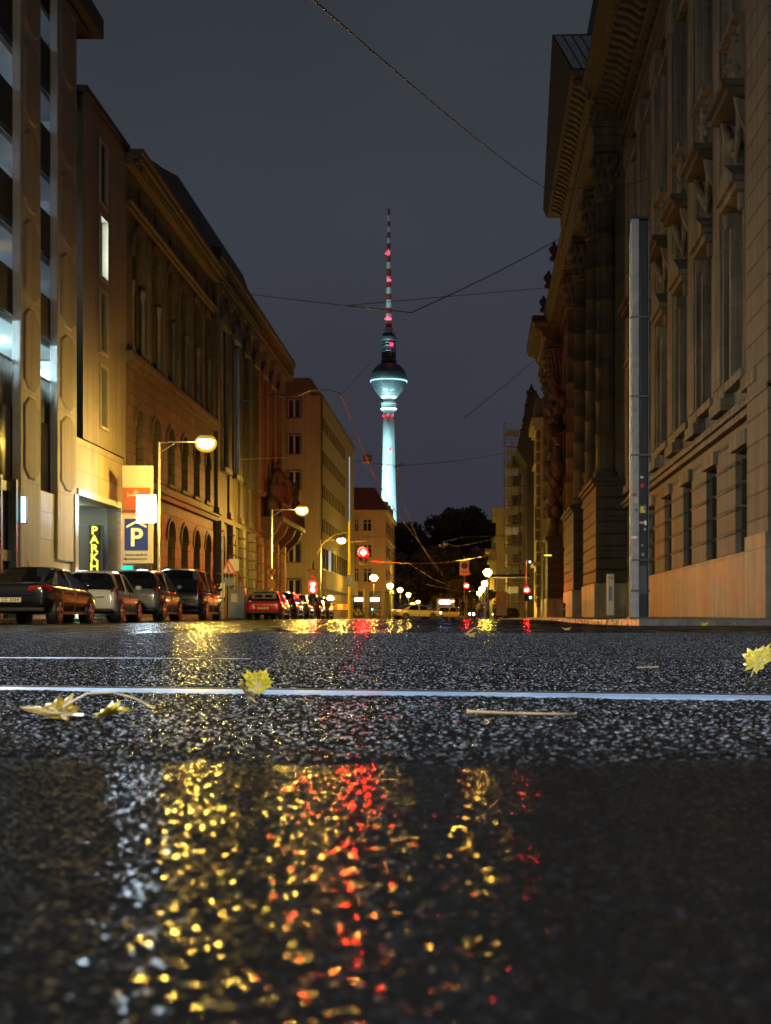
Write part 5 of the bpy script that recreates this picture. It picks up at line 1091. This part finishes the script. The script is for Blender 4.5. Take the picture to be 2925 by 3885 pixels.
# ---------------------------------------------------------------- cars
def loft_body(st, prof):
    b = MB(); b.rings([[(hw*px, y, zb+(zt-zb)*pz_) for px, pz_ in prof] for y, hw, zb, zt in st]); return b
BODY = [(0,1), (.5,1.0), (.86,.985), (.97,.86), (1,.62), (1,.35), (.97,.12), (.9,0), (0,0)]
BODY = BODY+[(-x, z) for x, z in BODY[-2:0:-1]]
def car(name, label, X, Y, paint, L_, W_, H_, kind='hatch', rz=0., group=None, plate=None, lit=None, rear_mark=None, facing=1):
    """rear faces the camera (-y); X,Y = centre of the rear bumper"""
    t = thing(name, label, 'car', (X, Y, gz(Y)), rz, group); hw = W_/2; belt = H_*(.66 if kind != 'van' else .60); k = L_/4.2
    r = .31 if H_ < 1.6 else .34
    if kind == 'sedan':
        st = [(0,.80,.52,.86), (.05,.9,.40,.98), (.25,.97,.28,1.03), (.7,1,.24,1.0), (1.6,1,.22,.96), (3.2*k,1,.22,.93), (3.6*k,1,.24,.88), (4.0*k,.95,.27,.76), (L_-.06,.86,.34,.64), (L_,.78,.42,.56)]
        gr = [(.55,.72,1.0), (1.0,.70,1.18), (1.5,.66,H_-.03), (2.1*k,.66,H_), (2.5*k,.67,H_-.03), (3.1*k,.70,1.12), (3.45*k,.74,.92)]
    else:
        bz = belt
        st = [(0,.84,.48,bz*.72), (.04,.92,.36,bz*.94), (.2,.98,.26,bz*1.01), (.8,1,.22,bz*1.0), (2.0*k,1,.21,bz*.97), (3.2*k,1,.22,bz*.95), (3.55*k,.98,.25,bz*.9), (3.95*k,.93,.28,bz*.76), (L_-.05,.84,.34,bz*.62), (L_,.76,.42,bz*.52)]
        e_ = .06 if kind == 'van' else .12
        gr = [(e_,.78,bz*1.0), (e_+.12,.76,bz+(H_-bz)*.5), (e_+.3,.70,H_-.06), (e_+.55,.70,H_-.015), (1.5*k,.71,H_), (2.3*k,.71,H_-.04), (2.9*k,.74,bz+(H_-bz)*.45), (3.3*k,.78,bz*.95)]
    b = loft_body([(y, hw*a, zb, zt) for y, a, zb, zt in st], BODY); body = b.build('body', paint, t, smooth=True, sub=2)
    zbelt = lambda y: float(np.interp(y, [s[0] for s in st], [s[3] for s in st]))-.03
    b = MB(); rs = []
    for y, a, zt in gr:
        zb = zbelt(y); zt = max(zt, zb+.02); wb = hw*.90; wt = wb+(hw*a-wb)*min(1, (zt-zb)/(H_-belt))
        rs.append([(0,y,zt+.01), (wt*.75,y,zt), (wt,y,zt-.05*min(1,(zt-zb)*3)), (wb,y,zb), (-wb,y,zb), (-wt,y,zt-.05*min(1,(zt-zb)*3)), (-wt*.75,y,zt)])
    b.rings(rs); b.build('window', 'car_glass', t, smooth=False)
    def rp(i, side, o=.012):
        y, a, zt = gr[i]; q = rs[i]; return (side*(q[2][0]+o), y, q[2][2]+o*.5), (side*(q[3][0]+o), y, q[3][2])
    # painted roof skin
    top = [i for i, g in enumerate(gr) if g[2] > belt+(H_-belt)*.72]; i0, i1 = top[0], top[-1]; b = MB()
    b.rings([[(0,rs[i][0][1],rs[i][0][2]+.025), (rs[i][1][0],rs[i][1][1],rs[i][1][2]+.022), (rs[i][2][0]+.012,rs[i][2][1],rs[i][2][2]+.005), (rs[i][2][0]+.006,rs[i][2][1],rs[i][2][2]-.045), (-rs[i][2][0]-.006,rs[i][2][1],rs[i][2][2]-.045), (-rs[i][2][0]-.012,rs[i][2][1],rs[i][2][2]+.005), (-rs[i][1][0],rs[i][1][1],rs[i][1][2]+.022)] for i in range(i0, i1+1)])
    b.build('roof', paint if kind != 'conv' else 'net', t, smooth=True, bevel=.01)
    for s_ in (-1, 1):
        b = MB()
        def pil(ya, yb, w0, w1):   # pillar from belt (ya) to roof (yb)
            def pt(y, top_):
                g = [g_[0] for g_ in gr]; zt = float(np.interp(y, g, [q[2][2] for q in rs])); xt = float(np.interp(y, g, [q[2][0] for q in rs])); xb = hw*.90
                return (s_*(xt+.014), y, zt) if top_ else (s_*(xb+.02), y, zbelt(y)-.02)
            a0, a1, c0, c1 = pt(ya, 0), pt(ya+w0, 0), pt(yb, 1), pt(yb+w1, 1)
            b.prism([a0, a1, c1, c0], [tuple(Vector(p)-Vector((s_*.04,0,0))) for p in (a0, a1, c1, c0)])
        if kind == 'sedan': pil(.5, 1.25, .5, .35); pil(2.0*k, 2.0*k, .09, .09); pil(3.3*k, 2.45*k, .12, .1)
        else: pil(gr[0][0], gr[2][0], .42, .25); pil(1.75*k, 1.75*k, .09, .09); pil(3.15*k, 2.3*k, .12, .1)
        b.build('pillar', paint, t)
        # mirrors, lamps, wheels, handles
        b = MB(); b.ball((s_*(hw+.09), 2.75*k, belt+.05), .1, 7, (1,.6,.75)); b.build('mirror', paint if kind != 'van' else 'trim', t, smooth=True)
        b = MB(); zl = (.60, .86) if kind == 'sedan' else (belt*.60, belt*1.0 if kind != 'van' else belt*1.25)
        if kind == 'sedan': b.prism([(s_*hw*.45,-.02,.80), (s_*hw*.9,.02,.78), (s_*hw*1.0,.22,.80), (s_*hw*1.0,.26,.92), (s_*hw*.88,.03,.94), (s_*hw*.48,-.01,.92)], [(s_*hw*.45,.1,.80), (s_*hw*.85,.12,.78), (s_*hw*.9,.3,.80), (s_*hw*.9,.3,.92), (s_*hw*.85,.12,.94), (s_*hw*.48,.1,.92)])
        else: b.prism([(s_*hw*.80,-.01,zl[0]), (s_*hw*1.0,.10,zl[0]), (s_*hw*1.0,.22,zl[0]+.05), (s_*hw*.97,.28,zl[1]), (s_*hw*.80,.04,zl[1])], [(s_*hw*.78,.1,zl[0]), (s_*hw*.9,.2,zl[0]), (s_*hw*.93,.3,zl[0]+.05), (s_*hw*.92,.34,zl[1]), (s_*hw*.78,.14,zl[1])])
        b.build('taillight', (lit or {}).get('tail', 'tail_red'), t, bevel=.01)
        b = MB(); b.ball((s_*hw*.72, L_-.12, belt*.66), .12, 7, (1.4,1,.7)); b.build('headlight', (lit or {}).get('head', 'chrome'), t, smooth=True)
        b = MB(); b.box(s_*(hw+.004)-.012, s_*(hw+.004)+.018, 1.35*k, 1.52*k, belt*.86, belt*.86+.025); b.box(s_*(hw+.004)-.012, s_*(hw+.004)+.018, 2.25*k, 2.42*k, belt*.85, belt*.85+.025); b.build('door_handle', 'chrome', t, bevel=.004)
        b = MB(); b.box(s_*hw*.99-.01, s_*hw*.99+.012, 1.0*k, 1.012*k, .35, belt-.1); b.box(s_*hw*.99-.01, s_*hw*.99+.012, 1.98*k, 1.992*k, .3, belt-.1); b.box(s_*hw*.97-.012, s_*hw*.97+.03, .95*k, 3.1*k, .24, .30); b.build('side_trim', 'trim', t)
        for yw in (.72*k, 3.3*k):
            b = MB(); b.disc((s_*(hw-.11), yw, r+.01), r+.055, (1,0,0), .24, 24); b.build('wheel_arch', 'ink', t)
            b = MB(); b.disc((s_*(hw-.098), yw, r), r, (1,0,0), .235, 24); wl = b.build('wheel', 'rubber', t, bevel=.025)
            b = MB(); b.disc((s_*(hw+.016), yw, r), r*.22, (1,0,0), .02, 12)
            for j in range(5):
                a = j*R(72)+.3; v_ = Vector((0, math.cos(a), math.sin(a))); n_ = Vector((0, -math.sin(a), math.cos(a))); c_ = Vector((s_*(hw+.018), yw, r))
                b.prism([tuple(c_+n_*.045), tuple(c_-n_*.045), tuple(c_+v_*r*.66-n_*.03), tuple(c_+v_*r*.66+n_*.03)], [tuple(c_+n_*.045+Vector((s_*.012,0,0))), tuple(c_-n_*.045+Vector((s_*.012,0,0))), tuple(c_+v_*r*.66-n_*.03+Vector((s_*.012,0,0))), tuple(c_+v_*r*.66+n_*.03+Vector((s_*.012,0,0)))])
            rg = [[(s_*(hw+.02+dx), yw+rr*math.cos(6.283*j/24), r+rr*math.sin(6.283*j/24)) for j in range(24)] for dx, rr in ((0,r*.66), (0,r*.72), (.008,r*.72), (.008,r*.66))]; b.rings(rg, cap=False, closed=True)
            b.build('rim', 'rim', wl)
    b = MB(); b.box(-hw*.86, hw*.86, -.03, .12, .30, .40); b.build('bumper', 'trim', t, bevel=.03)
    zp = .58 if kind == 'sedan' else belt*.60
    pb = box('number_plate', 'plate', t, -.26, .26, -.045, -.02, zp-.055, zp+.055, bevel=.004)
    if plate: text('lettering', plate, .115, 'ink', pb, (0, -.048, zp), (R(90),0,0), .001, bold=.002)
    b = MB(); zz = zp+.13; b.box(-hw*.6, hw*.6, -.05, -.01, zz, zz+.018); b.build('chrome_strip', 'chrome', t)
    if kind != 'sedan': b = MB(); b.tube([(0,gr[0][0]-.02,belt+.05), (hw*.5,gr[1][0]-.04,belt+.12)], .008, 5); b.build('wiper', 'trim', t)
    b = MB(); b.tube([(0,1.3*k,H_), (0,1.15*k,H_+.14)], .008, 5); b.build('antenna', 'trim', t)
    return t, body
G_ = 'cars parked along the left kerb'
car('parked_car', 'black saloon with reddish glinting tail lights, nearest parked car at the left edge', -11.25, 35.4, 'paint_black', 4.75, 1.86, 1.42, 'sedan', group=G_, plate='CC 3334')
car('parked_car', 'small cream hatchback parked directly in front of the black saloon', -11.05, 41.5, 'paint_cream', 3.5, 1.66, 1.47, 'hatch', group=G_, plate='B 2107')
car('parked_car', 'rounded silver-grey compact between the cream hatchback and the dark van', -10.95, 46.4, 'paint_silver', 4.1, 1.74, 1.63, 'hatch', group=G_)
car('parked_car', 'tall dark van-like car behind the grey compact with red reflections', -10.75, 52.3, 'paint_dark', 4.5, 1.86, 1.84, 'van', group=G_)
t, body = car('parked_car', 'bright red car with pale folded soft top and small rear window', -10.85, 74, 'paint_red', 4.1, 1.8, 1.43, 'conv', group=G_, plate='B TW 84')
b = MB(); b.box(-.62, .62, .17, .2, 1.0, 1.32); b.build('soft_top_rear', 'net', t, bevel=.05); b = MB(); b.box(-.45, -.06, .14, .169, 1.1, 1.24); b.box(.06, .45, .14, .169, 1.1, 1.24); b.build('rear_window', 'car_glass', t, bevel=.04)
car('parked_car', 'dark car right behind the bright red one', -10.8, 79.6, 'paint_dark', 4.2, 1.8, 1.48, 'hatch', group=G_)
car('parked_car', 'pale silver car in the middle of the far parked cars', -10.8, 85.2, 'paint_silver', 4.2, 1.8, 1.45, 'sedan', group=G_)
car('parked_car', 'wine red hatchback under the double red signal', -10.8, 91.2, 'paint_wine', 4.2, 1.8, 1.5, 'hatch', group=G_)
car('parked_car', 'last dark red parked car before the shop corner', -10.9, 97.4, 'paint_wine', 4.2, 1.8, 1.46, 'hatch', group=G_)
t, body = car('taxi', 'beige taxi with glowing yellow roof sign crossing at the far junction', *P(1497, 2350, 146)[:2], 'paint_taxi', 4.8, 1.85, 1.48, 'sedan', rz=R(-62), lit={'tail': 'tail_orange', 'head': 'headlight'})
tt_ = box('roof_sign', 'taxi_lit', t, -.35, .35, 1.85, 2.05, 1.5, 1.64, bevel=.02)
text('lettering', 'TAXI', .12, 'ink', tt_, (0, 1.845, 1.57), (R(90),0,0), .001)
car('moving_car', 'low pale yellow car with white headlights right of the taxi', *P(1660, 2350, 168)[:2], 'paint_yellow', 4.4, 1.8, 1.42, 'hatch', rz=R(-115), lit={'tail': 'tail_lit', 'head': 'headlight'})
car('moving_car', 'small dark car with bright headlights by the scaffolding foot', *P(1950, 2350, 190)[:2], 'paint_dark', 4.2, 1.8, 1.45, 'hatch', rz=R(150), lit={'head': 'headlight'})
# bus
x, _, _ = P(1690, 2350, 212); t = thing('city_bus', 'yellow city bus seen from behind with glowing blue-white display', 'bus', (x, 212, gz(200)))
b = MB(); b.box(-1.27, 1.27, 0, 11, .35, 3.05); b.build('body', 'paint_taxi', t, bevel=.15)
b = MB(); b.box(-1.28, 1.28, -.01, 11.01, .34, 1.0); b.build('lower_band', 'paint_yellow', t); b = MB(); b.box(-1.0, 1.0, -.04, -.011, 1.15, 2.2); b.build('rear_window', 'paint_blue', t, bevel=.01)
b = MB(); b.box(-.85, .7, -.06, -.02, 2.25, 2.7); b.build('display', 'bus_display', t, bevel=.01)
for x_, m_ in ((-1.05,'tail_red'), (1.0,'tail_lit')):
    b = MB(); b.disc((x_,-.03,.85), .13, (0,1,0), .04, 12); b.build('taillight', m_, t)
b = MB(); b.disc((1.1,-.03,2.6), .14, (0,1,0), .04, 12); b.build('marker_light', 'lit_warm', t)
for s_ in (-1, 1):
    for y in (2.6, 8.5): b = MB(); b.disc((s_*1.15, y, .48), .48, (1,0,0), .3, 20); b.build('wheel', 'rubber', t)
    b = MB(); b.box(s_*1.285-.005, s_*1.285+.005, .6, 10.4, 1.3, 2.5); b.build('side_window', 'car_glass', t)

# ---------------------------------------------------------------- people and bicycles
def skinmesh(name, chains, m, par, sub=1):
    """chains: list of lists of (x,y,z,r); points with the same coordinates are joined"""
    vs, es, rs, key = [], [], [], {}
    for ch in chains:
        prev = None
        for x, y, z, r in ch:
            k = (round(x, 3), round(y, 3), round(z, 3))
            if k not in key: key[k] = len(vs); vs.append(k); rs.append(r)
            if prev is not None: es.append((prev, key[k]))
            prev = key[k]
    me = bpy.data.meshes.new(name); me.from_pydata(vs, es, []); o = bpy.data.objects.new(name, me); C.objects.link(o); o.parent = par
    sk = o.modifiers.new('skin', 'SKIN'); sv = me.skin_vertices[0].data
    for i, r in enumerate(rs): sv[i].radius = (r, r)
    sv[0].use_root = True; sk.use_smooth_shade = True
    su = o.modifiers.new('s', 'SUBSURF'); su.levels = sub; su.render_levels = sub
    me.materials.append(M[m]); return o
def person(label, x, Y, rz, coat, legs, stride=.12, arms=(0, 0), grp='people at the far stop', skirt=False):
    t = thing('person', label, 'person', (x, Y, gz(Y)+(.1 if abs(x) > .3 else 0)), rz, grp); s = stride; hip = (0,0,.95)
    L1 = [(0,0,.95,.13), (.1,0,.90,.10), (.11,-s*.5,.50,.065), (.11,-s*.8,.10,.045), (.11,-s*.8-.15,.04,.04)]
    L2 = [(0,0,.95,.13), (-.1,0,.90,.10), (-.11,s*.4,.50,.065), (-.11,s,.12,.045), (-.11,s-.14,.04,.04)]
    T_ = [(0,0,.95,.13), (0,0,1.15,.14), (0,-.01,1.38,.15), (0,-.01,1.47,.08), (0,-.02,1.54,.055), (0,-.035,1.64,.095), (0,-.03,1.72,.075)]
    def arm(sx_, a): return [(0,-.01,1.38,.15), (sx_*.17,0,1.40,.065), (sx_*.23,-.03-a*.2,1.12,.045), (sx_*.23,-.08-a*.55,.90+a*.35,.032), (sx_*.23,-.10-a*.6,.82+a*.4,.04)]
    bd = skinmesh('body', [T_, L1, L2, arm(1, arms[0]), arm(-1, arms[1])], 'skin', t)
    f_ = 1.28
    skinmesh('trousers', [[(0,0,.97,.15), (.1,0,.90,.125), (.11,-s*.5,.50,.09), (.11,-s*.8,.12,.07)], [(0,0,.97,.15), (-.1,0,.90,.125), (-.11,s*.4,.50,.09), (-.11,s,.14,.07)]], legs, t)
    skinmesh('coat', [[(0,0,.80,.18), (0,0,1.0,.165), (0,0,1.2,.17), (0,-.01,1.38,.175), (0,-.01,1.46,.10)]]+[[(0,-.01,1.38,.175)]+[(p[0], p[1], p[2], p[3]*1.35) for p in arm(q_, a)[1:4]] for q_, a in ((1, arms[0]), (-1, arms[1]))], coat, t)
    b = MB(); b.ball((0,-.02,1.69), .118, 8, (1,1.05,.95)); 
    b.build('hair', 'hair', t, smooth=True)
    b = MB()
    for q_ in (-1, 1): b.prism([(q_*.11-.05, -s*.8*q_*0-.18+(s if q_ < 0 else -s*.8), 0), (q_*.11+.05, -.18+(s if q_ < 0 else -s*.8), 0), (q_*.11+.045, .08+(s if q_ < 0 else -s*.8), 0), (q_*.11-.045, .08+(s if q_ < 0 else -s*.8), 0)], [(q_*.11-.03, -.14+(s if q_ < 0 else -s*.8), .07), (q_*.11+.03, -.14+(s if q_ < 0 else -s*.8), .07), (q_*.11+.035, .06+(s if q_ < 0 else -s*.8), .11), (q_*.11-.035, .06+(s if q_ < 0 else -s*.8), .11)])
    b.build('shoe', 'ink', t)
    # face: nose, eyes on the side looked at (local -y)
    b = MB(); b.ball((0,-.135,1.645), .016, 5, (1,1.4,1.6)); b.ball((.035,-.118,1.672), .011, 5); b.ball((-.035,-.118,1.672), .011, 5); b.box(-.022,.022,-.13,-.118,1.60,1.607); b.build('face', 'skin', t)
pe = [('person in dark coat standing nearest the stop sign', 1752, 128, 'cloth_dark', 'cloth_dark', .05), ('person in brown jacket waiting between stop sign and lamps', 1773, 133, 'cloth_brown', 'cloth_dark', .06),
      ('walking person in dark clothes in the middle of the waiting group', 1797, 138, 'cloth_dark', 'cloth_dark', .22), ('person in pale coat and dark trousers walking at the right of the group', 1822, 136, 'cloth_light', 'cloth_dark', .25),
      ('person in dark coat just left of the reddish poster', 1838, 142, 'cloth_dark', 'cloth_brown', .1), ('person in pale jacket behind the waiting group', 1810, 152, 'cloth_light', 'cloth_brown', .1), ('person in brown coat right of the reddish poster', 1876, 150, 'cloth_brown', 'cloth_dark', .12)]
for i, (l_, px, Y, c_, g_, s_) in enumerate(pe): person(l_, (px-1820)*Y/F, Y, R(30*(-1)**i+20*i), c_, g_, s_, (.1*(i % 3), .3 if i == 3 else 0))
def bicycle(label, x, Y, rz, grp, m='grey_metal', lamp=None):
    t = thing('bicycle', label, 'bicycle', (x, Y, gz(Y)+.1), rz, grp)
    for y in (-.52, .52):
        b = MB(); b.rings([[((.016*math.cos(q_)), y+(.33+.016*math.sin(q_))*math.cos(a), .34+(.33+.016*math.sin(q_))*math.sin(a)) for q_ in (0,1.57,3.14,4.71)] for a in [6.283*k/24 for k in range(24)]], cap=False, closed=True)
        for k in range(8): a = 6.283*k/8; b.tube([(0,y,.34), (0,y+.33*math.cos(a),.34+.33*math.sin(a))], .003, 4)
        b.build('wheel', 'rubber', t)
    b = MB(); b.tube([(0,-.52,.34), (0,-.05,.32), (0,.4,.78), (0,-.18,.80), (0,-.05,.32)], .02, 6); b.tube([(0,-.52,.34), (0,-.2,.82)], .014, 6); b.tube([(0,.52,.34), (0,.40,.8), (0,.37,.98)], .018, 6); b.build('frame', m, t)
    b = MB(); b.tube([(-.27,.3,1.0), (-.15,.38,1.0), (.15,.38,1.0), (.27,.3,1.0)], .014, 6); b.build('handlebar', 'trim', t); b = MB(); b.ball((0,-.22,.9), .1, 6, (.7,1.3,.35)); b.build('saddle', 'trim', t, smooth=True)
    b = MB(); b.tube([(-.1,-.05,.2), (0,-.05,.32), (.1,-.05,.44)], .01, 5); b.build('pedal', 'trim', t)
    if lamp: b = MB(); b.ball((0,.5,.85), .06, 6); b.build('lamp', lamp, t)
for i, (l_, px, Y, rz, lm) in enumerate((('bicycle leaning nearest the shop corner, leftmost', 1352, 132, 60, None), ('bicycle parked beside the leftmost one', 1372, 136, 75, None), ('third bicycle under the nearest globe lamp', 1392, 140, 50, None), ('bicycle with a glowing green lamp right of the globe lamp pole', 1432, 139, 100, 'sig_green'), ('bicycle parked behind the green-lamped one', 1446, 148, 20, None))): bicycle(l_, (px-1820)*Y/F, Y, R(rz), 'bicycles parked at the far corner', 'sign_yellow' if i in (0, 3) else 'grey_metal', lm)
# construction barrier and small post near the corner
t = thing('barrier', 'small yellow construction barrier right of the last parked car', 'barrier', ((1290-1820)*108/F, 108, .1)); b = MB(); b.box(-.8,.8,-.03,.03,.7,1.1); b.build('board','sign_yellow',t); b = MB()
for x_ in (-.7,.7): b.tube([(x_,-.25,0), (x_,0,.7), (x_,.25,0)], .025, 6)
b.build('leg','sign_yellow',t); b = MB(); b.box(-.5,-.2,-.035,-.031,.7,1.1); b.box(.2,.5,-.035,-.031,.7,1.1); b.build('stripe','sign_red',t)
t = thing('beacon_post', 'yellow upright marker board in front of the corner house shops', 'post', ((1381-1820)*150/F, 150, .1)); b = MB(); b.box(-.1,.1,-.02,.02,.6,3.1); b.build('board','sign_yellow',t); b = MB(); b.tube([(0,.03,0),(0,.03,3)],.03,6); b.build('post','galv',t)
t = thing('utility_post', 'red and white marker post beside the sticker cabinet', 'post', ((912-1820)*71/F, 71, .1)); b = MB(); b.tube([(0,0,0),(0,0,1.9)],.04,8); b.build('post','sign_red',t); b = MB()
for z in (.3,.9,1.5): b.lathe(0,0,[(.041,z),(.043,z),(.043,z+.25),(.041,z+.25)],8)
b.build('white_band','sign_white',t)

# ---------------------------------------------------------------- leaves and twigs on the road
OUT = [(0,-.05), (.11,-.28), (.42,-.42), (.36,-.22), (.66,-.15), (.58,.0), (1.0,.22), (.74,.31), (.88,.52), (.52,.48), (.50,.66), (.33,.60), (.27,.84), (.13,.80), (0,1.08)]
OUT = OUT+[(-x, y) for x, y in OUT[-2:0:-1]]
def leaf(label, c, size, eul, m, curl=.35, stem=((0,-.05,0), (.05,-.5,.08), (.0,-1.0,.2)), fold=0., grp=None):
    t = thing('fallen_leaf', label, 'leaf', c, 0, 'yellow leaves on the wet road'); t.rotation_euler = eul; b = MB(); N_ = len(OUT)
    rs = []
    def bend(x, y): 
        z = curl*(x*x*.5)+.10*math.sin(2.6*y+1.3*x)*abs(x)+fold*max(0, y-.3)*1.2+  .02*math.cos(9*math.atan2(y, x)); return (x*size, y*size, z*size)
    for s_ in (1, .66, .33, .06): rs.append([bend(x*s_, (y-.1)*s_+.1) for x, y in OUT])
    for a, c_ in zip(rs, rs[1:]):
        for k in range(N_): b.quad(a[k], a[(k+1)%N_], c_[(k+1)%N_], c_[k])
    b.poly(rs[-1]); o = b.build('blade', m, t, smooth=True); so = o.modifiers.new('s', 'SOLIDIFY'); so.thickness = .0004
    b = MB()
    for x, y in ((0,1.0), (.85,.25), (-.85,.25), (.38,-.36), (-.38,-.36), (.42,.55), (-.42,.55)):
        b.tube([tuple(Vector(bend(x*k/6, y*k/6))+Vector((0,0,.0006))) for k in range(6)], [.0007, .0006, .0006, .0005, .0004, .0003], 4)
    b.build('vein', 'stem', t); b = MB(); b.tube([tuple(Vector(p)*size) for p in stem], [.0008,.0007,.0008,.0010], 6); b.build('stem', 'stem', t)
    return t
x, y, z = P(975, 2600, 1.50); leaf('small yellow maple leaf standing upright against the near rail', (x, y, .012), .020, (R(66), R(20), R(-25)), 'leafy', .7)
x, y, z = P(935, 2650, 1.44); leaf('brownish folded yellow leaf lying just before the upright one', (x, y, .007), .016, (R(42), R(30), R(70)), 'leafy_brown', .9, ((0,-.05,0), (.1,-.7,.12), (.0,-1.6,.05)))
x, y, z = P(230, 2738, 1.13); leaf('curled yellow-brown leaf lying flat at the left foreground', (x, y, .007), .032, (R(9), R(-6), R(78)), 'leafy_brown', .5, ((0,-.05,0), (.0,-.3,.05), (.05,-.55,.08)))
x, y, z = P(400, 2725, 1.15); leaf('thin crumpled yellow leaf with arched pale stem beside the curled one', (x, y, .006), .022, (R(9), R(6), R(-80)), 'leafy', .7, ((-.1,1.6,.0), (.0,1.1,.4), (.1,.4,.75), (0,-.5,.85), (0,-1.3,.55), (0,-1.6,.3)))
x, y, z = P(2868, 2535, 2.05); leaf('large yellow maple leaf with red stem at the right edge', (x, y, .018), .036, (R(52), R(8), R(-62)), 'leafy', .3, ((0,-.05,0), (.1,-.6,-.1), (.0,-1.15,-.35)))
x, y, z = P(1785, 2398, 6.8); leaf('faint curled leaf far out in the middle of the road', (x, y, .004), .035, (R(20), 0, R(40)), 'leafy_brown', .8)
x, y, z = P(2150, 2386, 11); leaf('small wet leaf lying near the right kerb', (x, y, .004), .04, (R(15), 0, R(10)), 'leafy_brown', .8)
x, y, z = P(2670, 2357, 24.6); leaf('pale leaf on the right kerb below the palace', (x, y, gz(24)+.01), .09, (R(30), 0, R(10)), 'leafy', .8)
x, y, z = P(2788, 2358, 24.6); leaf('pale leaf at the right kerb, farther right', (x, y, gz(24)+.01), .09, (R(35), 0, R(80)), 'leafy', .8)
def twig(label, pts, r):
    b = MB(); b.tube(pts, r, 7); o = b.build('twig', 'twig', smooth=True); tag(o, label, 'twig', 'twigs on the road')
a = P(1770, 2716, 1.19); c = P(2185, 2724, 1.18); twig('long pale leaf stem lying across the foreground right of centre', [(a[0], a[1], .0055), (a[0]+.004, a[1], .0055), ((a[0]*2+c[0])/3, a[1]+.001, .0045), ((a[0]+2*c[0])/3, c[1]-.001, .0046), (c[0], c[1], .0042)], [.002,.0014,.0011,.0010,.0009])
a = P(2415, 2540, 2.3); c = P(2498, 2538, 2.3); twig('short thin twig on the road at right beyond the rail', [(a[0], a[1], .005), (c[0], c[1], .006)], [.0010,.0012])
a = P(1765, 2400, 6.9); m_ = P(1800, 2384, 6.9); c = P(1860, 2398, 7.0); twig('bent pale stalk far out on the road in the middle', [(a[0], a[1], .008), (m_[0], m_[1], .04), (c[0], c[1], .008)], .004)

# ---------------------------------------------------------------- floodlights on the tower, night mist
def spot(loc, tgt, e, col, ang, r=1.):
    l = bpy.data.lights.new('floodlight', 'SPOT'); l.energy = e; l.color = col; l.spot_size = R(ang); l.spot_blend = .6; l.shadow_soft_size = r
    o = bpy.data.objects.new('floodlight', l); C.objects.link(o); o.location = loc; o.rotation_euler = (Vector(tgt)-Vector(loc)).to_track_quat('-Z', 'Y').to_euler()
CY = (.50, .95, 1.)
spot((XT-70, YT-80, 30), (XT, YT, 120), 3.2e6, CY, 75); spot((XT+60, YT-90, 30), (XT, YT, 120), 1.5e6, CY, 75)
spot((XT, YT-70, 40), (XT, YT, 195), 6e4, CY, 24)
for a in range(3): spot((XT+9*math.cos(R(-90+60*(a-1))), YT+9*math.sin(R(-90+60*(a-1))), 190.5), (XT+12*math.cos(R(-90+60*(a-1))), YT+12*math.sin(R(-90+60*(a-1))), 203), 4e3, CY, 140, .5)
sun = bpy.data.lights.new('moon', 'SUN'); sun.energy = .03; sun.angle = R(20); sun.color = (.7,.8,1)
so = bpy.data.objects.new('moon', sun); C.objects.link(so); so.rotation_euler = (R(25), R(10), 0)
HAZE = 0.0
if HAZE:
    b = MB(); b.box(-700, 1000, -60, 1450, -1.2, 375); hz = b.build('haze', None); tag(hz, kind='stuff')
    m = bpy.data.materials.new('haze'); m.use_nodes = True; nt = m.node_tree; nt.nodes.clear(); o_ = nt.nodes.new('ShaderNodeOutputMaterial'); v = nt.nodes.new('ShaderNodeVolumePrincipled')
    v.inputs['Color'].default_value = (.9,.9,.95,1); v.inputs['Density'].default_value = HAZE; v.inputs['Anisotropy'].default_value = .8; nt.links.new(v.outputs[0], o_.inputs['Volume']); hz.data.materials.append(m)

# lettering becomes plain meshes
dg = bpy.context.evaluated_depsgraph_get()
for o in TEXTS:
    me = bpy.data.meshes.new_from_object(o.evaluated_get(dg)); n = bpy.data.objects.new('tmp', me); C.objects.link(n)
    n.parent = o.parent; n.location = o.location; n.rotation_euler = o.rotation_euler; n.scale = o.scale; nm = o.name.split('.')[0]
    bpy.data.objects.remove(o); n.name = nm
